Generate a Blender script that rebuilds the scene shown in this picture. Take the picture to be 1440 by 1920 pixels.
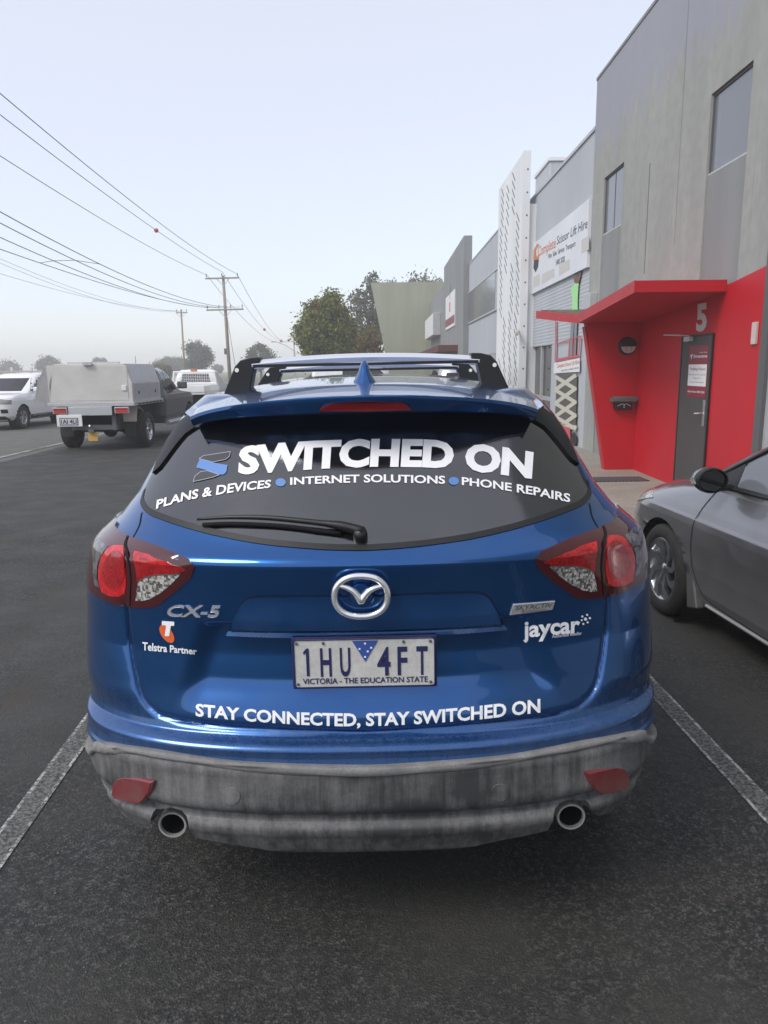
import bpy, math, random
import numpy as np
from mathutils import Vector, Matrix, Euler
from mathutils.bvhtree import BVHTree
from mathutils.geometry import delaunay_2d_cdt
R = math.radians
random.seed(5); rng = np.random.default_rng(5)
for o in list(bpy.data.objects): bpy.data.objects.remove(o)
scn = bpy.context.scene
col = scn.collection

# ---------------------------------------------------------------- camera
FPX = 1400.0; CAMH = 1.68
cam_d = bpy.data.cameras.new('camera'); cam = bpy.data.objects.new('camera', cam_d); col.objects.link(cam)
cam_d.sensor_fit = 'HORIZONTAL'; cam_d.sensor_width = 36.0; cam_d.lens = 36.0*FPX/1440.0
cam_d.clip_start = 0.05; cam_d.clip_end = 4000
CROT = (Matrix.Rotation(R(-1.02), 3, 'Z') @ Matrix.Rotation(R(90-10.92), 3, 'X') @ Matrix.Rotation(R(-0.62), 3, 'Z'))
cam.location = (0, 0, CAMH); cam.rotation_euler = CROT.to_euler()
scn.camera = cam
# ---------------------------------------------------------------- sky, sun, exposure
SUN_TO = Vector((-0.76, -0.56, 0.95)).normalized()
w = bpy.data.worlds.new('World'); scn.world = w; w.use_nodes = True
nt = w.node_tree; bg = nt.nodes['Background']
sky = nt.nodes.new('ShaderNodeTexSky'); sky.sky_type = 'NISHITA'; sky.sun_disc = False
sky.sun_elevation = math.asin(SUN_TO.z); sky.sun_rotation = math.atan2(SUN_TO.x, SUN_TO.y)
sky.air_density = 1.0; sky.dust_density = 1.0; sky.ozone_density = 3.0; sky.altitude = 50
veil = nt.nodes.new('ShaderNodeMix'); veil.data_type = 'RGBA'; veil.inputs[0].default_value = 0.57     # thin high cloud over the whole sky
veil.inputs[7].default_value = (6.35, 6.3, 6.65, 1)
nt.links.new(sky.outputs[0], veil.inputs[6]); nt.links.new(veil.outputs[2], bg.inputs[0]); bg.inputs[1].default_value = 0.105
sun_d = bpy.data.lights.new('sun', 'SUN'); sun = bpy.data.objects.new('sun', sun_d); col.objects.link(sun)
sun_d.energy = 1.25; sun_d.angle = R(24); sun_d.color = (1.0, 0.95, 0.87)
sun.rotation_euler = SUN_TO.to_track_quat('Z', 'Y').to_euler(); sun.location = (5, -10, 12)
scn.view_settings.view_transform = 'Standard'; scn.view_settings.look = 'None'
scn.view_settings.gamma = 1.0; scn.view_settings.use_curve_mapping = False
scn.view_settings.exposure = 0.8
scn.cycles.volume_bounces = 4; scn.cycles.max_bounces = 10; scn.cycles.transparent_max_bounces = 16
scn.cycles.use_denoising = True

# ---------------------------------------------------------------- pixel helpers (photo pixels, 1440 x 1920)
CP = Vector((0, 0, CAMH))
def ray(px, py): return (CROT @ Vector(((px-720)/FPX, -(py-960)/FPX, -1.0))).normalized()
def atY(px, py, Y): d = ray(px, py); return CP + d*(Y/d.y)
def atX(px, py, X): d = ray(px, py); return CP + d*(X/d.x)
def atZ(px, py, Z=0.0): d = ray(px, py); return CP + d*((Z-CAMH)/d.z)

# ---------------------------------------------------------------- materials
MATS = {}
def principled(name, c, rough=0.5, metal=0.0, coat=0.0, spec=None, alpha=None, emit=None, trans=0.0, ior=None):
    m = bpy.data.materials.new(name); m.use_nodes = True; MATS[name] = m
    b = m.node_tree.nodes['Principled BSDF']
    b.inputs['Base Color'].default_value = (*c, 1); b.inputs['Roughness'].default_value = rough
    b.inputs['Metallic'].default_value = metal; b.inputs['Coat Weight'].default_value = coat
    b.inputs['Coat Roughness'].default_value = 0.03
    if spec is not None: b.inputs['Specular IOR Level'].default_value = spec
    if trans: b.inputs['Transmission Weight'].default_value = trans
    if ior: b.inputs['IOR'].default_value = ior
    if emit: b.inputs['Emission Color'].default_value = (*emit[:3], 1); b.inputs['Emission Strength'].default_value = emit[3]
    return m
def N(m, t, **kw):
    n = m.node_tree.nodes.new(t)
    for k, v in kw.items():
        if k in n.inputs.keys() if isinstance(k, str) else False: n.inputs[k].default_value = v
        else: setattr(n, k, v)
    return n
def L(m, a, b): m.node_tree.links.new(a, b)
def coords(m, scale=(1, 1, 1), kind='Object'):
    tc = N(m, 'ShaderNodeTexCoord'); mp = N(m, 'ShaderNodeMapping'); mp.inputs['Scale'].default_value = scale
    L(m, tc.outputs[kind], mp.inputs[0]); return mp.outputs[0]
def noise(m, vec, scale, detail=4, rough=0.6):
    n = N(m, 'ShaderNodeTexNoise'); n.inputs['Scale'].default_value = scale
    n.inputs['Detail'].default_value = detail; n.inputs['Roughness'].default_value = rough
    L(m, vec, n.inputs['Vector']); return n.outputs['Fac']
def ramp(m, fac, stops):
    r = N(m, 'ShaderNodeValToRGB'); e = r.color_ramp.elements
    while len(e) < len(stops): e.new(0.5)
    for i, (p, c) in enumerate(stops):
        e[i].position = p; e[i].color = (c, c, c, 1) if not hasattr(c, '__len__') else (*c, 1)
    L(m, fac, r.inputs[0]); return r.outputs[0]
def mixc(m, fac, a, b, mode='MIX'):
    n = N(m, 'ShaderNodeMix', data_type='RGBA', blend_type=mode)
    for s, v in ((n.inputs[0], fac), (n.inputs[6], a), (n.inputs[7], b)):
        if hasattr(v, 'is_linked'): L(m, v, s)
        elif hasattr(v, '__len__'): s.default_value = (*v[:3], 1)
        else: s.default_value = v
    return n.outputs[2]
def mth(m, op, a, b=0.0):
    n = N(m, 'ShaderNodeMath', operation=op)
    for s, v in ((n.inputs[0], a), (n.inputs[1], b)):
        if hasattr(v, 'is_linked'): L(m, v, s)
        else: s.default_value = v
    return n.outputs[0]
def bsdf(m): return m.node_tree.nodes['Principled BSDF']
def bump(m, h, strength=0.3, dist=0.01):
    n = N(m, 'ShaderNodeBump'); n.inputs['Strength'].default_value = strength; n.inputs['Distance'].default_value = dist
    L(m, h, n.inputs['Height']); L(m, n.outputs[0], bsdf(m).inputs['Normal'])
def sepz(m, vec, i):
    s = N(m, 'ShaderNodeSeparateXYZ'); L(m, vec, s.inputs[0]); return s.outputs[i]
def mottled(name, c1, c2, scale, rough=0.8, bstr=0.2, bscale=None, stretch=(1, 1, 1), metal=0.0, fine=None, coat=0.0):
    m = principled(name, c1, rough, metal, coat); v = coords(m, stretch)
    f = ramp(m, noise(m, v, scale, 6), [(0.3, 0.0), (0.7, 1.0)])
    c = mixc(m, f, c1, c2)
    if fine:
        f2 = ramp(m, noise(m, coords(m), fine[0], 3), [(0.35, 0.0), (0.65, 1.0)])
        c = mixc(m, mth(m, 'MULTIPLY', f2, fine[1]), c, fine[2])
    L(m, c, bsdf(m).inputs['Base Color'])
    if bstr: bump(m, noise(m, coords(m), bscale or scale*6, 4), bstr, 0.006)
    return m

# asphalt: dark binder, pale and brown aggregate, patches
def asphalt(name, base, pale):
    m = principled(name, base, 0.82); v = coords(m)
    vo = N(m, 'ShaderNodeTexVoronoi'); vo.inputs['Scale'].default_value = 150; L(m, v, vo.inputs['Vector'])
    stone = ramp(m, sepz(m, vo.outputs['Color'], 0), [(0.45, 0.0), (0.95, 1.0)])
    cc = mixc(m, mth(m, 'MULTIPLY', stone, 0.8), base, pale)
    f = noise(m, v, 30, 6, 0.72)
    cc = mixc(m, ramp(m, f, [(0.44, 0.0), (0.58, 0.8)]), cc, (base[0]*0.45, base[1]*0.45, base[2]*0.45))
    big = ramp(m, noise(m, v, 0.7, 6, 0.6), [(0.43, 0.0), (0.60, 1.0)])
    cc = mixc(m, mth(m, 'MULTIPLY', big, 0.75), cc, (base[0]*2.3, base[1]*2.2, base[2]*1.95))
    sp = N(m, 'ShaderNodeTexVoronoi'); sp.inputs['Scale'].default_value = 17; L(m, v, sp.inputs['Vector'])
    dot = ramp(m, sp.outputs['Distance'], [(0.028, 1.0), (0.05, 0.0)])
    pick = ramp(m, sepz(m, sp.outputs['Color'], 1), [(0.80, 0.0), (0.82, 1.0)])
    cc = mixc(m, mth(m, 'MULTIPLY', dot, pick), cc, (0.30, 0.29, 0.27))
    st = ramp(m, noise(m, v, 2.3, 4), [(0.60, 0.0), (0.70, 0.45)])
    cc = mixc(m, st, cc, (0.055, 0.035, 0.022))
    L(m, cc, bsdf(m).inputs['Base Color'])
    L(m, ramp(m, noise(m, v, 2.2, 4), [(0.3, 0.62), (0.7, 0.9)]), bsdf(m).inputs['Roughness'])
    h = mth(m, 'ADD', mth(m, 'MULTIPLY', vo.outputs['Distance'], 0.6), f); bump(m, h, 0.65, 0.006)
    return m
asphalt('asphalt', (0.0185, 0.019, 0.0188), (0.125, 0.122, 0.113))
mottled('gravel', (0.10, 0.10, 0.09), (0.17, 0.165, 0.15), 3, 0.95, 0.5, 60, fine=(70, 0.5, (0.05, 0.055, 0.04)))
mottled('grass_far', (0.07, 0.10, 0.035), (0.14, 0.14, 0.06), 0.4, 0.95, 0.4, 8)
mottled('footpath', (0.36, 0.325, 0.275), (0.27, 0.245, 0.21), 1.3, 0.9, 0.3, 60, fine=(26, 0.35, (0.13, 0.12, 0.10)))
def worn_paint():
    m = principled('line_paint', (0.6, 0.6, 0.57), 0.75); v = coords(m)
    f = noise(m, v, 60, 6, 0.75); g = noise(m, v, 4, 3)
    k = ramp(m, mth(m, 'ADD', mth(m, 'MULTIPLY', f, 0.8), mth(m, 'MULTIPLY', g, 0.35)), [(0.50, 1.0), (0.62, 0.12)])
    # the worn middle keeps less paint than the two edges of the stripe
    L(m, mixc(m, k, (0.028, 0.028, 0.027), (0.50, 0.50, 0.47)), bsdf(m).inputs['Base Color']); bump(m, f, 0.6, 0.004)
worn_paint()
def line_mid():
    m = principled('line_paint_worn', (0.2, 0.2, 0.19), 0.8); v = coords(m)
    f = noise(m, v, 70, 6, 0.75)
    k = ramp(m, f, [(0.44, 1.0), (0.56, 0.0)])
    L(m, mixc(m, k, (0.04, 0.04, 0.038), (0.16, 0.157, 0.15)), bsdf(m).inputs['Base Color']); bump(m, f, 0.6, 0.004)
line_mid()

# car paint with road dust thrown up from below (it has its own blotchy edge)
def car_paint(name, c, dust, zlo, zhi, metal=0.55, rough=0.28, amount=0.6):
    m = principled(name, c, rough, metal, 1.0); b = bsdf(m)
    g = coords(m); z = sepz(m, g, 2)
    n1 = noise(m, g, 5, 5, 0.65); n2 = noise(m, coords(m, (30, 30, 3)), 1.6, 4, 0.6)
    hgt = mth(m, 'ADD', z, mth(m, 'MULTIPLY', mth(m, 'SUBTRACT', n1, 0.5), 0.45))
    mr = N(m, 'ShaderNodeMapRange'); mr.inputs[1].default_value = zlo; mr.inputs[2].default_value = zhi
    mr.inputs[3].default_value = 1.0; mr.inputs[4].default_value = 0.0; L(m, hgt, mr.inputs[0])
    fine = ramp(m, noise(m, g, 240, 3), [(0.3, 0.5), (0.7, 1.0)])
    k = mth(m, 'MULTIPLY', mth(m, 'MULTIPLY', mr.outputs[0], fine), mth(m, 'MULTIPLY', ramp(m, n2, [(0.3, 0.55), (0.65, 1.0)]), amount))
    film = mth(m, 'MULTIPLY', ramp(m, noise(m, g, 2.6, 6, 0.65), [(0.48, 0.0), (0.72, 1.0)]), 0.30*amount)
    k = mth(m, 'MAXIMUM', k, film)
    L(m, mixc(m, k, c, dust), b.inputs['Base Color'])
    L(m, mth(m, 'MULTIPLY', mth(m, 'SUBTRACT', 1.0, mth(m, 'MULTIPLY', k, 1.2)), metal), b.inputs['Metallic'])
    L(m, mth(m, 'ADD', rough, mth(m, 'MULTIPLY', k, 0.5)), b.inputs['Roughness'])
    L(m, mth(m, 'SUBTRACT', 1.0, mth(m, 'MULTIPLY', k, 1.3)), b.inputs['Coat Weight'])
    L(m, mth(m, 'ADD', 0.02, mth(m, 'MULTIPLY', k, 0.4)), b.inputs['Coat Roughness'])
    return m
BLUE = (0.0015, 0.082, 0.285)
car_paint('blue_paint', BLUE, (0.22, 0.22, 0.225), 0.52, 0.92, metal=0.8, rough=0.22, amount=0.36)
car_paint('blue_paint_clean', BLUE, (0.24, 0.26, 0.29), 0.46, 0.84, metal=0.8, rough=0.22, amount=0.26)
car_paint('blue_paint_dusty', BLUE, (0.24, 0.24, 0.245), 0.88, 1.08, metal=0.8, rough=0.22, amount=0.24)
car_paint('grey_paint', (0.24, 0.24, 0.25), (0.2, 0.19, 0.18), 0.15, 0.6, metal=0.75, rough=0.32)
car_paint('dark_grey_paint', (0.075, 0.08, 0.09), (0.2, 0.19, 0.17), 0.3, 0.8, metal=0.5, rough=0.35)
car_paint('white_paint', (0.85, 0.85, 0.84), (0.45, 0.42, 0.38), 0.2, 0.6, metal=0.0, rough=0.35)
car_paint('silver_paint', (0.45, 0.46, 0.47), (0.3, 0.28, 0.26), 0.2, 0.5, metal=0.6, rough=0.35)
def cladding():
    m = principled('bumper_plastic', (0.05, 0.05, 0.052), 0.75); g = coords(m); b = bsdf(m)
    st = noise(m, coords(m, (26, 26, 1.6)), 1.5, 6, 0.7)
    bl = noise(m, g, 4.5, 6, 0.65); fi = noise(m, g, 160, 3)
    n1 = ramp(m, mth(m, 'ADD', mth(m, 'MULTIPLY', st, 0.38), mth(m, 'MULTIPLY', bl, 0.62)), [(0.40, 0.0), (0.62, 1.0)])
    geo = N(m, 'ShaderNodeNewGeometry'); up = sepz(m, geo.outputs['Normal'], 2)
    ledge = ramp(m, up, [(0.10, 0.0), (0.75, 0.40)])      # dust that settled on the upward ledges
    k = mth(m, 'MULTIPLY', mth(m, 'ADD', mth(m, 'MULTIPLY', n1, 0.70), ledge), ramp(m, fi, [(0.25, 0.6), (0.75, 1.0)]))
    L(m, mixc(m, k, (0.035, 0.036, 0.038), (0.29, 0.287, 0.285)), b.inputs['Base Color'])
    bump(m, fi, 0.12, 0.002)
cladding()
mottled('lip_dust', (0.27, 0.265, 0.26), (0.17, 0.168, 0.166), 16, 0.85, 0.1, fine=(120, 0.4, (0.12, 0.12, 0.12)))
principled('black_plastic', (0.012, 0.012, 0.013), 0.45)
principled('black_gloss', (0.006, 0.006, 0.007), 0.08, 0, 1.0)
principled('black_gap', (0.002, 0.002, 0.003), 0.9)
principled('underbody', (0.008, 0.008, 0.008), 0.9)
mottled('rubber', (0.014, 0.014, 0.014), (0.03, 0.029, 0.028), 9, 0.85, 0.2)
def window_film():
    m = principled('rear_glass', (0.0055, 0.0055, 0.006), 0.06, 0, 0.0, spec=1.0, ior=1.72); v = coords(m, (1, 1, 1)); b = bsdf(m)
    wv = N(m, 'ShaderNodeTexNoise'); wv.inputs['Scale'].default_value = 1.0; wv.inputs['Detail'].default_value = 3
    L(m, coords(m, (14, 14, 300)), wv.inputs['Vector'])
    bump(m, wv.outputs['Fac'], 0.10, 0.0012)
    sm = noise(m, v, 7, 4)
    L(m, mixc(m, ramp(m, sm, [(0.4, 0.0), (0.8, 1.0)]), (0.005, 0.005, 0.0055), (0.014, 0.014, 0.015)), b.inputs['Base Color'])
    L(m, ramp(m, sm, [(0.3, 0.07), (0.8, 0.16)]), b.inputs['Roughness'])
window_film()
principled('dark_glass', (0.008, 0.009, 0.010), 0.03, 0, 0, spec=0.6)
principled('grey_glass', (0.15, 0.16, 0.18), 0.10, 0, 0, spec=0.8)
principled('chrome', (0.75, 0.76, 0.78), 0.08, 1.0)
mottled('pipe_steel', (0.72, 0.70, 0.66), (0.52, 0.50, 0.47), 30, 0.4, 0.1, metal=0.5)
principled('brushed_alu', (0.62, 0.63, 0.65), 0.3, 1.0)
principled('bar_alu', (0.80, 0.81, 0.84), 0.28, 0.7)
principled('badge_chrome', (0.85, 0.86, 0.88), 0.16, 0.75)
principled('plate_blue', (0.035, 0.085, 0.33), 0.5)
principled('black_trim', (0.006, 0.006, 0.007), 0.4, 0, 0, spec=0.25)
mottled('canopy_alu', (0.62, 0.60, 0.57), (0.50, 0.485, 0.46), 2.2, 0.6, 0.08, metal=0.1, fine=(25, 0.25, (0.66, 0.65, 0.63)))
mottled('galv', (0.52, 0.53, 0.54), (0.42, 0.43, 0.44), 8, 0.5, 0.05, metal=0.3)
principled('lamp_smoke', (0.06, 0.003, 0.006), 0.06, 0, 1.0)
def lens(name, a, b2, sc):
    m = principled(name, a, 0.12, 0, 1.0); v = coords(m)
    vo = N(m, 'ShaderNodeTexVoronoi', distance='CHEBYCHEV'); vo.inputs['Scale'].default_value = sc; vo.inputs['Randomness'].default_value = 0.35; L(m, v, vo.inputs['Vector'])
    f = sepz(m, vo.outputs['Color'], 0)
    L(m, mixc(m, ramp(m, f, [(0.3, 0.0), (0.8, 1.0)]), a, b2), bsdf(m).inputs['Base Color'])
    bump(m, vo.outputs['Distance'], 0.12, 0.002); return m
lens('lamp_red', (0.24, 0.003, 0.006), (0.40, 0.006, 0.010), 170)
lens('lamp_red_dark', (0.13, 0.002, 0.006), (0.32, 0.004, 0.01), 60)
lens('lamp_red_bright', (0.62, 0.010, 0.014), (0.42, 0.005, 0.009), 110)
lens('lamp_clear', (0.09, 0.085, 0.08), (0.55, 0.53, 0.50), 150)
lens('lamp_grey', (0.05, 0.05, 0.055), (0.16, 0.15, 0.16), 60)
principled('lamp_trim', (0.45, 0.43, 0.42), 0.15, 0.9)
mottled('reflector_red', (0.20, 0.012, 0.02), (0.17, 0.075, 0.07), 14, 0.35, 0.05, coat=0.3)
principled('brake_red', (0.16, 0.003, 0.006), 0.15, 0, 0.8)
principled('decal_white', (0.88, 0.88, 0.90), 0.6, spec=0.2)
principled('decal_blue', (0.11, 0.24, 0.55), 0.45)
principled('decal_grey', (0.045, 0.048, 0.052), 0.4)
principled('decal_outline', (0.35, 0.37, 0.40), 0.4)
principled('decal_orange', (0.75, 0.13, 0.03), 0.45)
mottled('plate_white', (0.66, 0.655, 0.63), (0.52, 0.51, 0.485), 22, 0.55, 0.05, fine=(90, 0.35, (0.42, 0.41, 0.39)))
principled('plate_navy', (0.018, 0.02, 0.095), 0.5)
principled('plate_rim', (0.62, 0.63, 0.65), 0.4)
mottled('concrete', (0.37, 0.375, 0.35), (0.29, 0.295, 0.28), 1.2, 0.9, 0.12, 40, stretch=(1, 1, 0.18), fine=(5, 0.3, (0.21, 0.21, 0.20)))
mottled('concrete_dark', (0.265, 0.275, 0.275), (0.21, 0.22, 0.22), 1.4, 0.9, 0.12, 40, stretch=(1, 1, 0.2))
mottled('concrete_green', (0.33, 0.34, 0.25), (0.26, 0.275, 0.21), 0.7, 0.9, 0.15, 30, stretch=(2, 2, 0.25))
def stained():
    m = MATS['concrete']; b = bsdf(m); src = b.inputs['Base Color'].links[0].from_socket
    z = sepz(m, coords(m), 2)
    drip = noise(m, coords(m, (3.2, 3.2, 0.05)), 2.2, 6, 0.75)
    lvl = mth(m, 'ADD', mth(m, 'MULTIPLY', mth(m, 'SUBTRACT', drip, 0.5), 3.4), z)
    k = ramp(m, mth(m, 'MULTIPLY', lvl, 0.1), [(0.555, 0.0), (0.572, 1.0)])
    sk = noise(m, coords(m, (9, 9, 0.12)), 1.7, 5, 0.7); src = mixc(m, ramp(m, sk, [(0.58, 0.0), (0.72, 0.5)]), src, (0.17, 0.17, 0.16))
    L(m, mixc(m, mth(m, 'MULTIPLY', k, 0.75), src, (0.30, 0.315, 0.37)), b.inputs['Base Color'])
stained()
mottled('wall_blue', (0.46, 0.48, 0.51), (0.40, 0.42, 0.45), 0.8, 0.8, 0.1, 20, stretch=(1, 1, 0.3), fine=(9, 0.2, (0.36, 0.375, 0.40)))
mottled('blade_white', (0.78, 0.79, 0.79), (0.66, 0.67, 0.68), 0.7, 0.6, 0.05, stretch=(1, 1, 0.2))
mottled('red_paint', (0.52, 0.004, 0.014), (0.43, 0.004, 0.012), 1.1, 0.55, 0.08, 60, fine=(14, 0.12, (0.44, 0.02, 0.03)))
mottled('red_edge', (0.46, 0.035, 0.045), (0.40, 0.025, 0.035), 3, 0.6, 0.08)
mottled('mossy', (0.16, 0.15, 0.11), (0.06, 0.07, 0.035), 9, 0.95, 0.4)
mottled('door_grey', (0.062, 0.060, 0.058), (0.052, 0.050, 0.049), 3, 0.5, 0.03)
principled('sign_maroon', (0.22, 0.012, 0.03), 0.4)
principled('sign_white', (0.74, 0.74, 0.74), 0.5)
mottled('banner_white', (0.72, 0.74, 0.77), (0.62, 0.64, 0.68), 0.6, 0.6, 0.0)
principled('ink_dark', (0.03, 0.035, 0.045), 0.6)
principled('ink_grey', (0.22, 0.23, 0.25), 0.6)
principled('ink_orange', (0.55, 0.20, 0.08), 0.6)
principled('ink_faint', (0.55, 0.53, 0.50), 0.6)
principled('lift_red', (0.50, 0.09, 0.11), 0.6)
principled('lift_cream', (0.55, 0.54, 0.44), 0.6)
principled('lift_shadow', (0.10, 0.095, 0.085), 0.7)
principled('hi_vis', (0.36, 0.72, 0.30), 0.7)
principled('skin_print', (0.16, 0.10, 0.08), 0.7)
mottled('timber_pole', (0.36, 0.29, 0.21), (0.24, 0.20, 0.155), 3, 0.9, 0.2, 20, stretch=(6, 6, 0.4))
principled('steel_dark', (0.10, 0.10, 0.10), 0.6)
principled('wire', (0.09, 0.09, 0.095), 0.6)
principled('ball_orange', (0.75, 0.09, 0.04), 0.6)
mottled('bark', (0.16, 0.13, 0.10), (0.08, 0.065, 0.05), 9, 0.95, 0.4, 30, stretch=(1, 1, 0.3))
principled('beige', (0.62, 0.50, 0.36), 0.5)
mottled('maroon_roof', (0.12, 0.035, 0.03), (0.09, 0.03, 0.028), 2, 0.7, 0.1)
principled('light_lens', (0.55, 0.47, 0.43), 0.4)
principled('poster_blue', (0.06, 0.10, 0.24), 0.3)
principled('yellow_tag', (0.55, 0.33, 0.06), 0.6)
def leaf_mat(name, stops):
    m = principled(name, (0.06, 0.09, 0.03), 0.6); geo = N(m, 'ShaderNodeNewGeometry')
    c = ramp(m, geo.outputs['Random Per Island'], stops); L(m, c, bsdf(m).inputs['Base Color'])
    t = N(m, 'ShaderNodeBsdfTranslucent'); L(m, c, t.inputs[0])
    mx = N(m, 'ShaderNodeMixShader'); mx.inputs[0].default_value = 0.5
    out = m.node_tree.nodes['Material Output']
    L(m, bsdf(m).outputs[0], mx.inputs[1]); L(m, t.outputs[0], mx.inputs[2]); L(m, mx.outputs[0], out.inputs[0])
leaf_mat('leaf_green', [(0.0, (0.06, 0.10, 0.022)), (0.45, (0.19, 0.22, 0.05)), (0.8, (0.30, 0.31, 0.075)), (1.0, (0.34, 0.30, 0.10))])
leaf_mat('leaf_rust', [(0.0, (0.10, 0.09, 0.03)), (0.5, (0.25, 0.15, 0.05)), (1.0, (0.36, 0.19, 0.07))])
leaf_mat('leaf_mixed', [(0.0, (0.06, 0.09, 0.025)), (0.4, (0.16, 0.17, 0.05)), (0.7, (0.26, 0.16, 0.06)), (1.0, (0.36, 0.20, 0.08))])
leaf_mat('leaf_gum', [(0.0, (0.05, 0.065, 0.03)), (0.5, (0.11, 0.125, 0.065)), (1.0, (0.20, 0.20, 0.11))])
leaf_mat('leaf_lime', [(0.0, (0.07, 0.08, 0.015)), (0.5, (0.14, 0.14, 0.03)), (1.0, (0.20, 0.18, 0.05))])

# ---------------------------------------------------------------- mesh helpers
class MB:
    def __init__(s): s.v = []; s.f = []
    def add(s, vs, fs):
        n = len(s.v); s.v += [tuple(v) for v in vs]; s.f += [tuple(i+n for i in f) for f in fs]; return s
    def box(s, x0, x1, y0, y1, z0, z1):
        return s.add([(x0,y0,z0),(x1,y0,z0),(x1,y1,z0),(x0,y1,z0),(x0,y0,z1),(x1,y0,z1),(x1,y1,z1),(x0,y1,z1)],
                     [(0,3,2,1),(4,5,6,7),(0,1,5,4),(1,2,6,5),(2,3,7,6),(3,0,4,7)])
    def prism(s, poly, d):      # poly: 3D points in a plane, extruded by vector d
        n = len(poly); d = Vector(d); a = [Vector(p) for p in poly]
        return s.add(a+[p+d for p in a], [tuple(range(n))[::-1], tuple(range(n, 2*n))]+[(i, (i+1) % n, n+(i+1) % n, n+i) for i in range(n)])
    def tube(s, pts, r, n=8, cap=True):
        pts = [Vector(p) for p in pts]; rs = r if hasattr(r, '__len__') else [r]*len(pts); base = len(s.v); up = None
        for i, p in enumerate(pts):
            t = (pts[min(i+1, len(pts)-1)]-pts[max(i-1, 0)]).normalized()
            if up is None: up = Vector((0, 0, 1)) if abs(t.z) < 0.9 else Vector((0, 1, 0))
            a = t.cross(up).normalized(); b = a.cross(t).normalized(); up = b
            for k in range(n):
                q = 2*math.pi*k/n; s.v.append(tuple(p+(a*math.cos(q)+b*math.sin(q))*rs[i]))
        for i in range(len(pts)-1):
            for k in range(n):
                s.f.append((base+i*n+k, base+i*n+(k+1) % n, base+(i+1)*n+(k+1) % n, base+(i+1)*n+k))
        if cap:
            s.f.append(tuple(base+k for k in range(n))[::-1]); s.f.append(tuple(base+(len(pts)-1)*n+k for k in range(n)))
        return s
    def lathe(s, prof, o, ax, n=32):  # prof: (radius, along); closed loop off
        ax = Vector(ax).normalized(); o = Vector(o)
        a = ax.orthogonal().normalized(); b = ax.cross(a); base = len(s.v)
        for r, h in prof:
            for k in range(n):
                q = 2*math.pi*k/n; s.v.append(tuple(o+ax*h+(a*math.cos(q)+b*math.sin(q))*r))
        for i in range(len(prof)-1):
            for k in range(n):
                s.f.append((base+i*n+k, base+i*n+(k+1) % n, base+(i+1)*n+(k+1) % n, base+(i+1)*n+k))
        return s
    def grid(s, P):             # P: (n,m,3)
        n, m = P.shape[:2]; base = len(s.v); s.v += [tuple(p) for p in P.reshape(-1, 3)]
        for i in range(n-1):
            for j in range(m-1):
                a = base+i*m+j; s.f.append((a, a+1, a+m+1, a+m))
        return s
    def build(s, name, mat, parent=None, smooth=False, off=None, bev=0.0, auto=None):
        me = bpy.data.meshes.new(name)
        v = s.v
        if off is not None: v = [(p[0]-off[0], p[1]-off[1], p[2]-off[2]) for p in v]
        me.from_pydata(v, [], s.f); me.materials.append(MATS[mat] if isinstance(mat, str) else mat)
        me.validate(); 
        o = bpy.data.objects.new(name, me); col.objects.link(o)
        if parent is not None: o.parent = parent
        if smooth: me.polygons.foreach_set('use_smooth', [True]*len(me.polygons))
        if auto:
            me.polygons.foreach_set('use_smooth', [True]*len(me.polygons)); me.set_sharp_from_angle(angle=R(auto))
        if bev:
            md = o.modifiers.new('bevel', 'BEVEL'); md.width = bev; md.segments = 2; md.limit_method = 'ANGLE'; md.angle_limit = R(40)
        return o
def tag(o, label=None, cat=None, group=None, kind=None):
    for k, v in (('label', label), ('category', cat), ('group', group), ('kind', kind)):
        if v: o[k] = v
    return o
def thing(name, label, cat, loc=(0, 0, 0), rz=0.0, group=None):
    o = bpy.data.objects.new(name, None); col.objects.link(o); o.location = loc; o.rotation_euler = (0, 0, rz)
    o.empty_display_size = 0.2
    return tag(o, label, cat, group)
def struct(o): return tag(o, kind='structure')
def copy_tree(o, parent=None):
    c = o.copy(); col.objects.link(c); c.parent = parent
    for ch in o.children: copy_tree(ch, c)
    return c
def sm(a, b, x): t = np.clip((np.asarray(x, float)-a)/(b-a), 0, 1); return t*t*(3-2*t)

# ---------------------------------------------------------------- lettering outlines, made once
TEXTS = {}
def make_texts(items):
    tmp = []
    for key, s, offs in items:
        c = bpy.data.curves.new('t', 'FONT'); c.body = s; c.size = 1.0; c.offset = offs; c.resolution_u = 3
        o = bpy.data.objects.new('t', c); col.objects.link(o); tmp.append((key, o))
    dg = bpy.context.evaluated_depsgraph_get()
    for key, o in tmp:
        e = o.evaluated_get(dg); me = e.to_mesh()
        v = np.array([x.co[:2] for x in me.vertices]); f = [tuple(p.vertices) for p in me.polygons]
        TEXTS[key] = (v, f); e.to_mesh_clear()
    for key, o in tmp:
        c = o.data; bpy.data.objects.remove(o); bpy.data.curves.remove(c)
CAP = 0.69
def text_uv(key):            # u 0..1 along the word, v 0..1 over the capital height
    v, f = TEXTS[key]; u = (v[:, 0]-v[:, 0].min())/(v[:, 0].max()-v[:, 0].min()); return u, v[:, 1]/CAP, f
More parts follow.
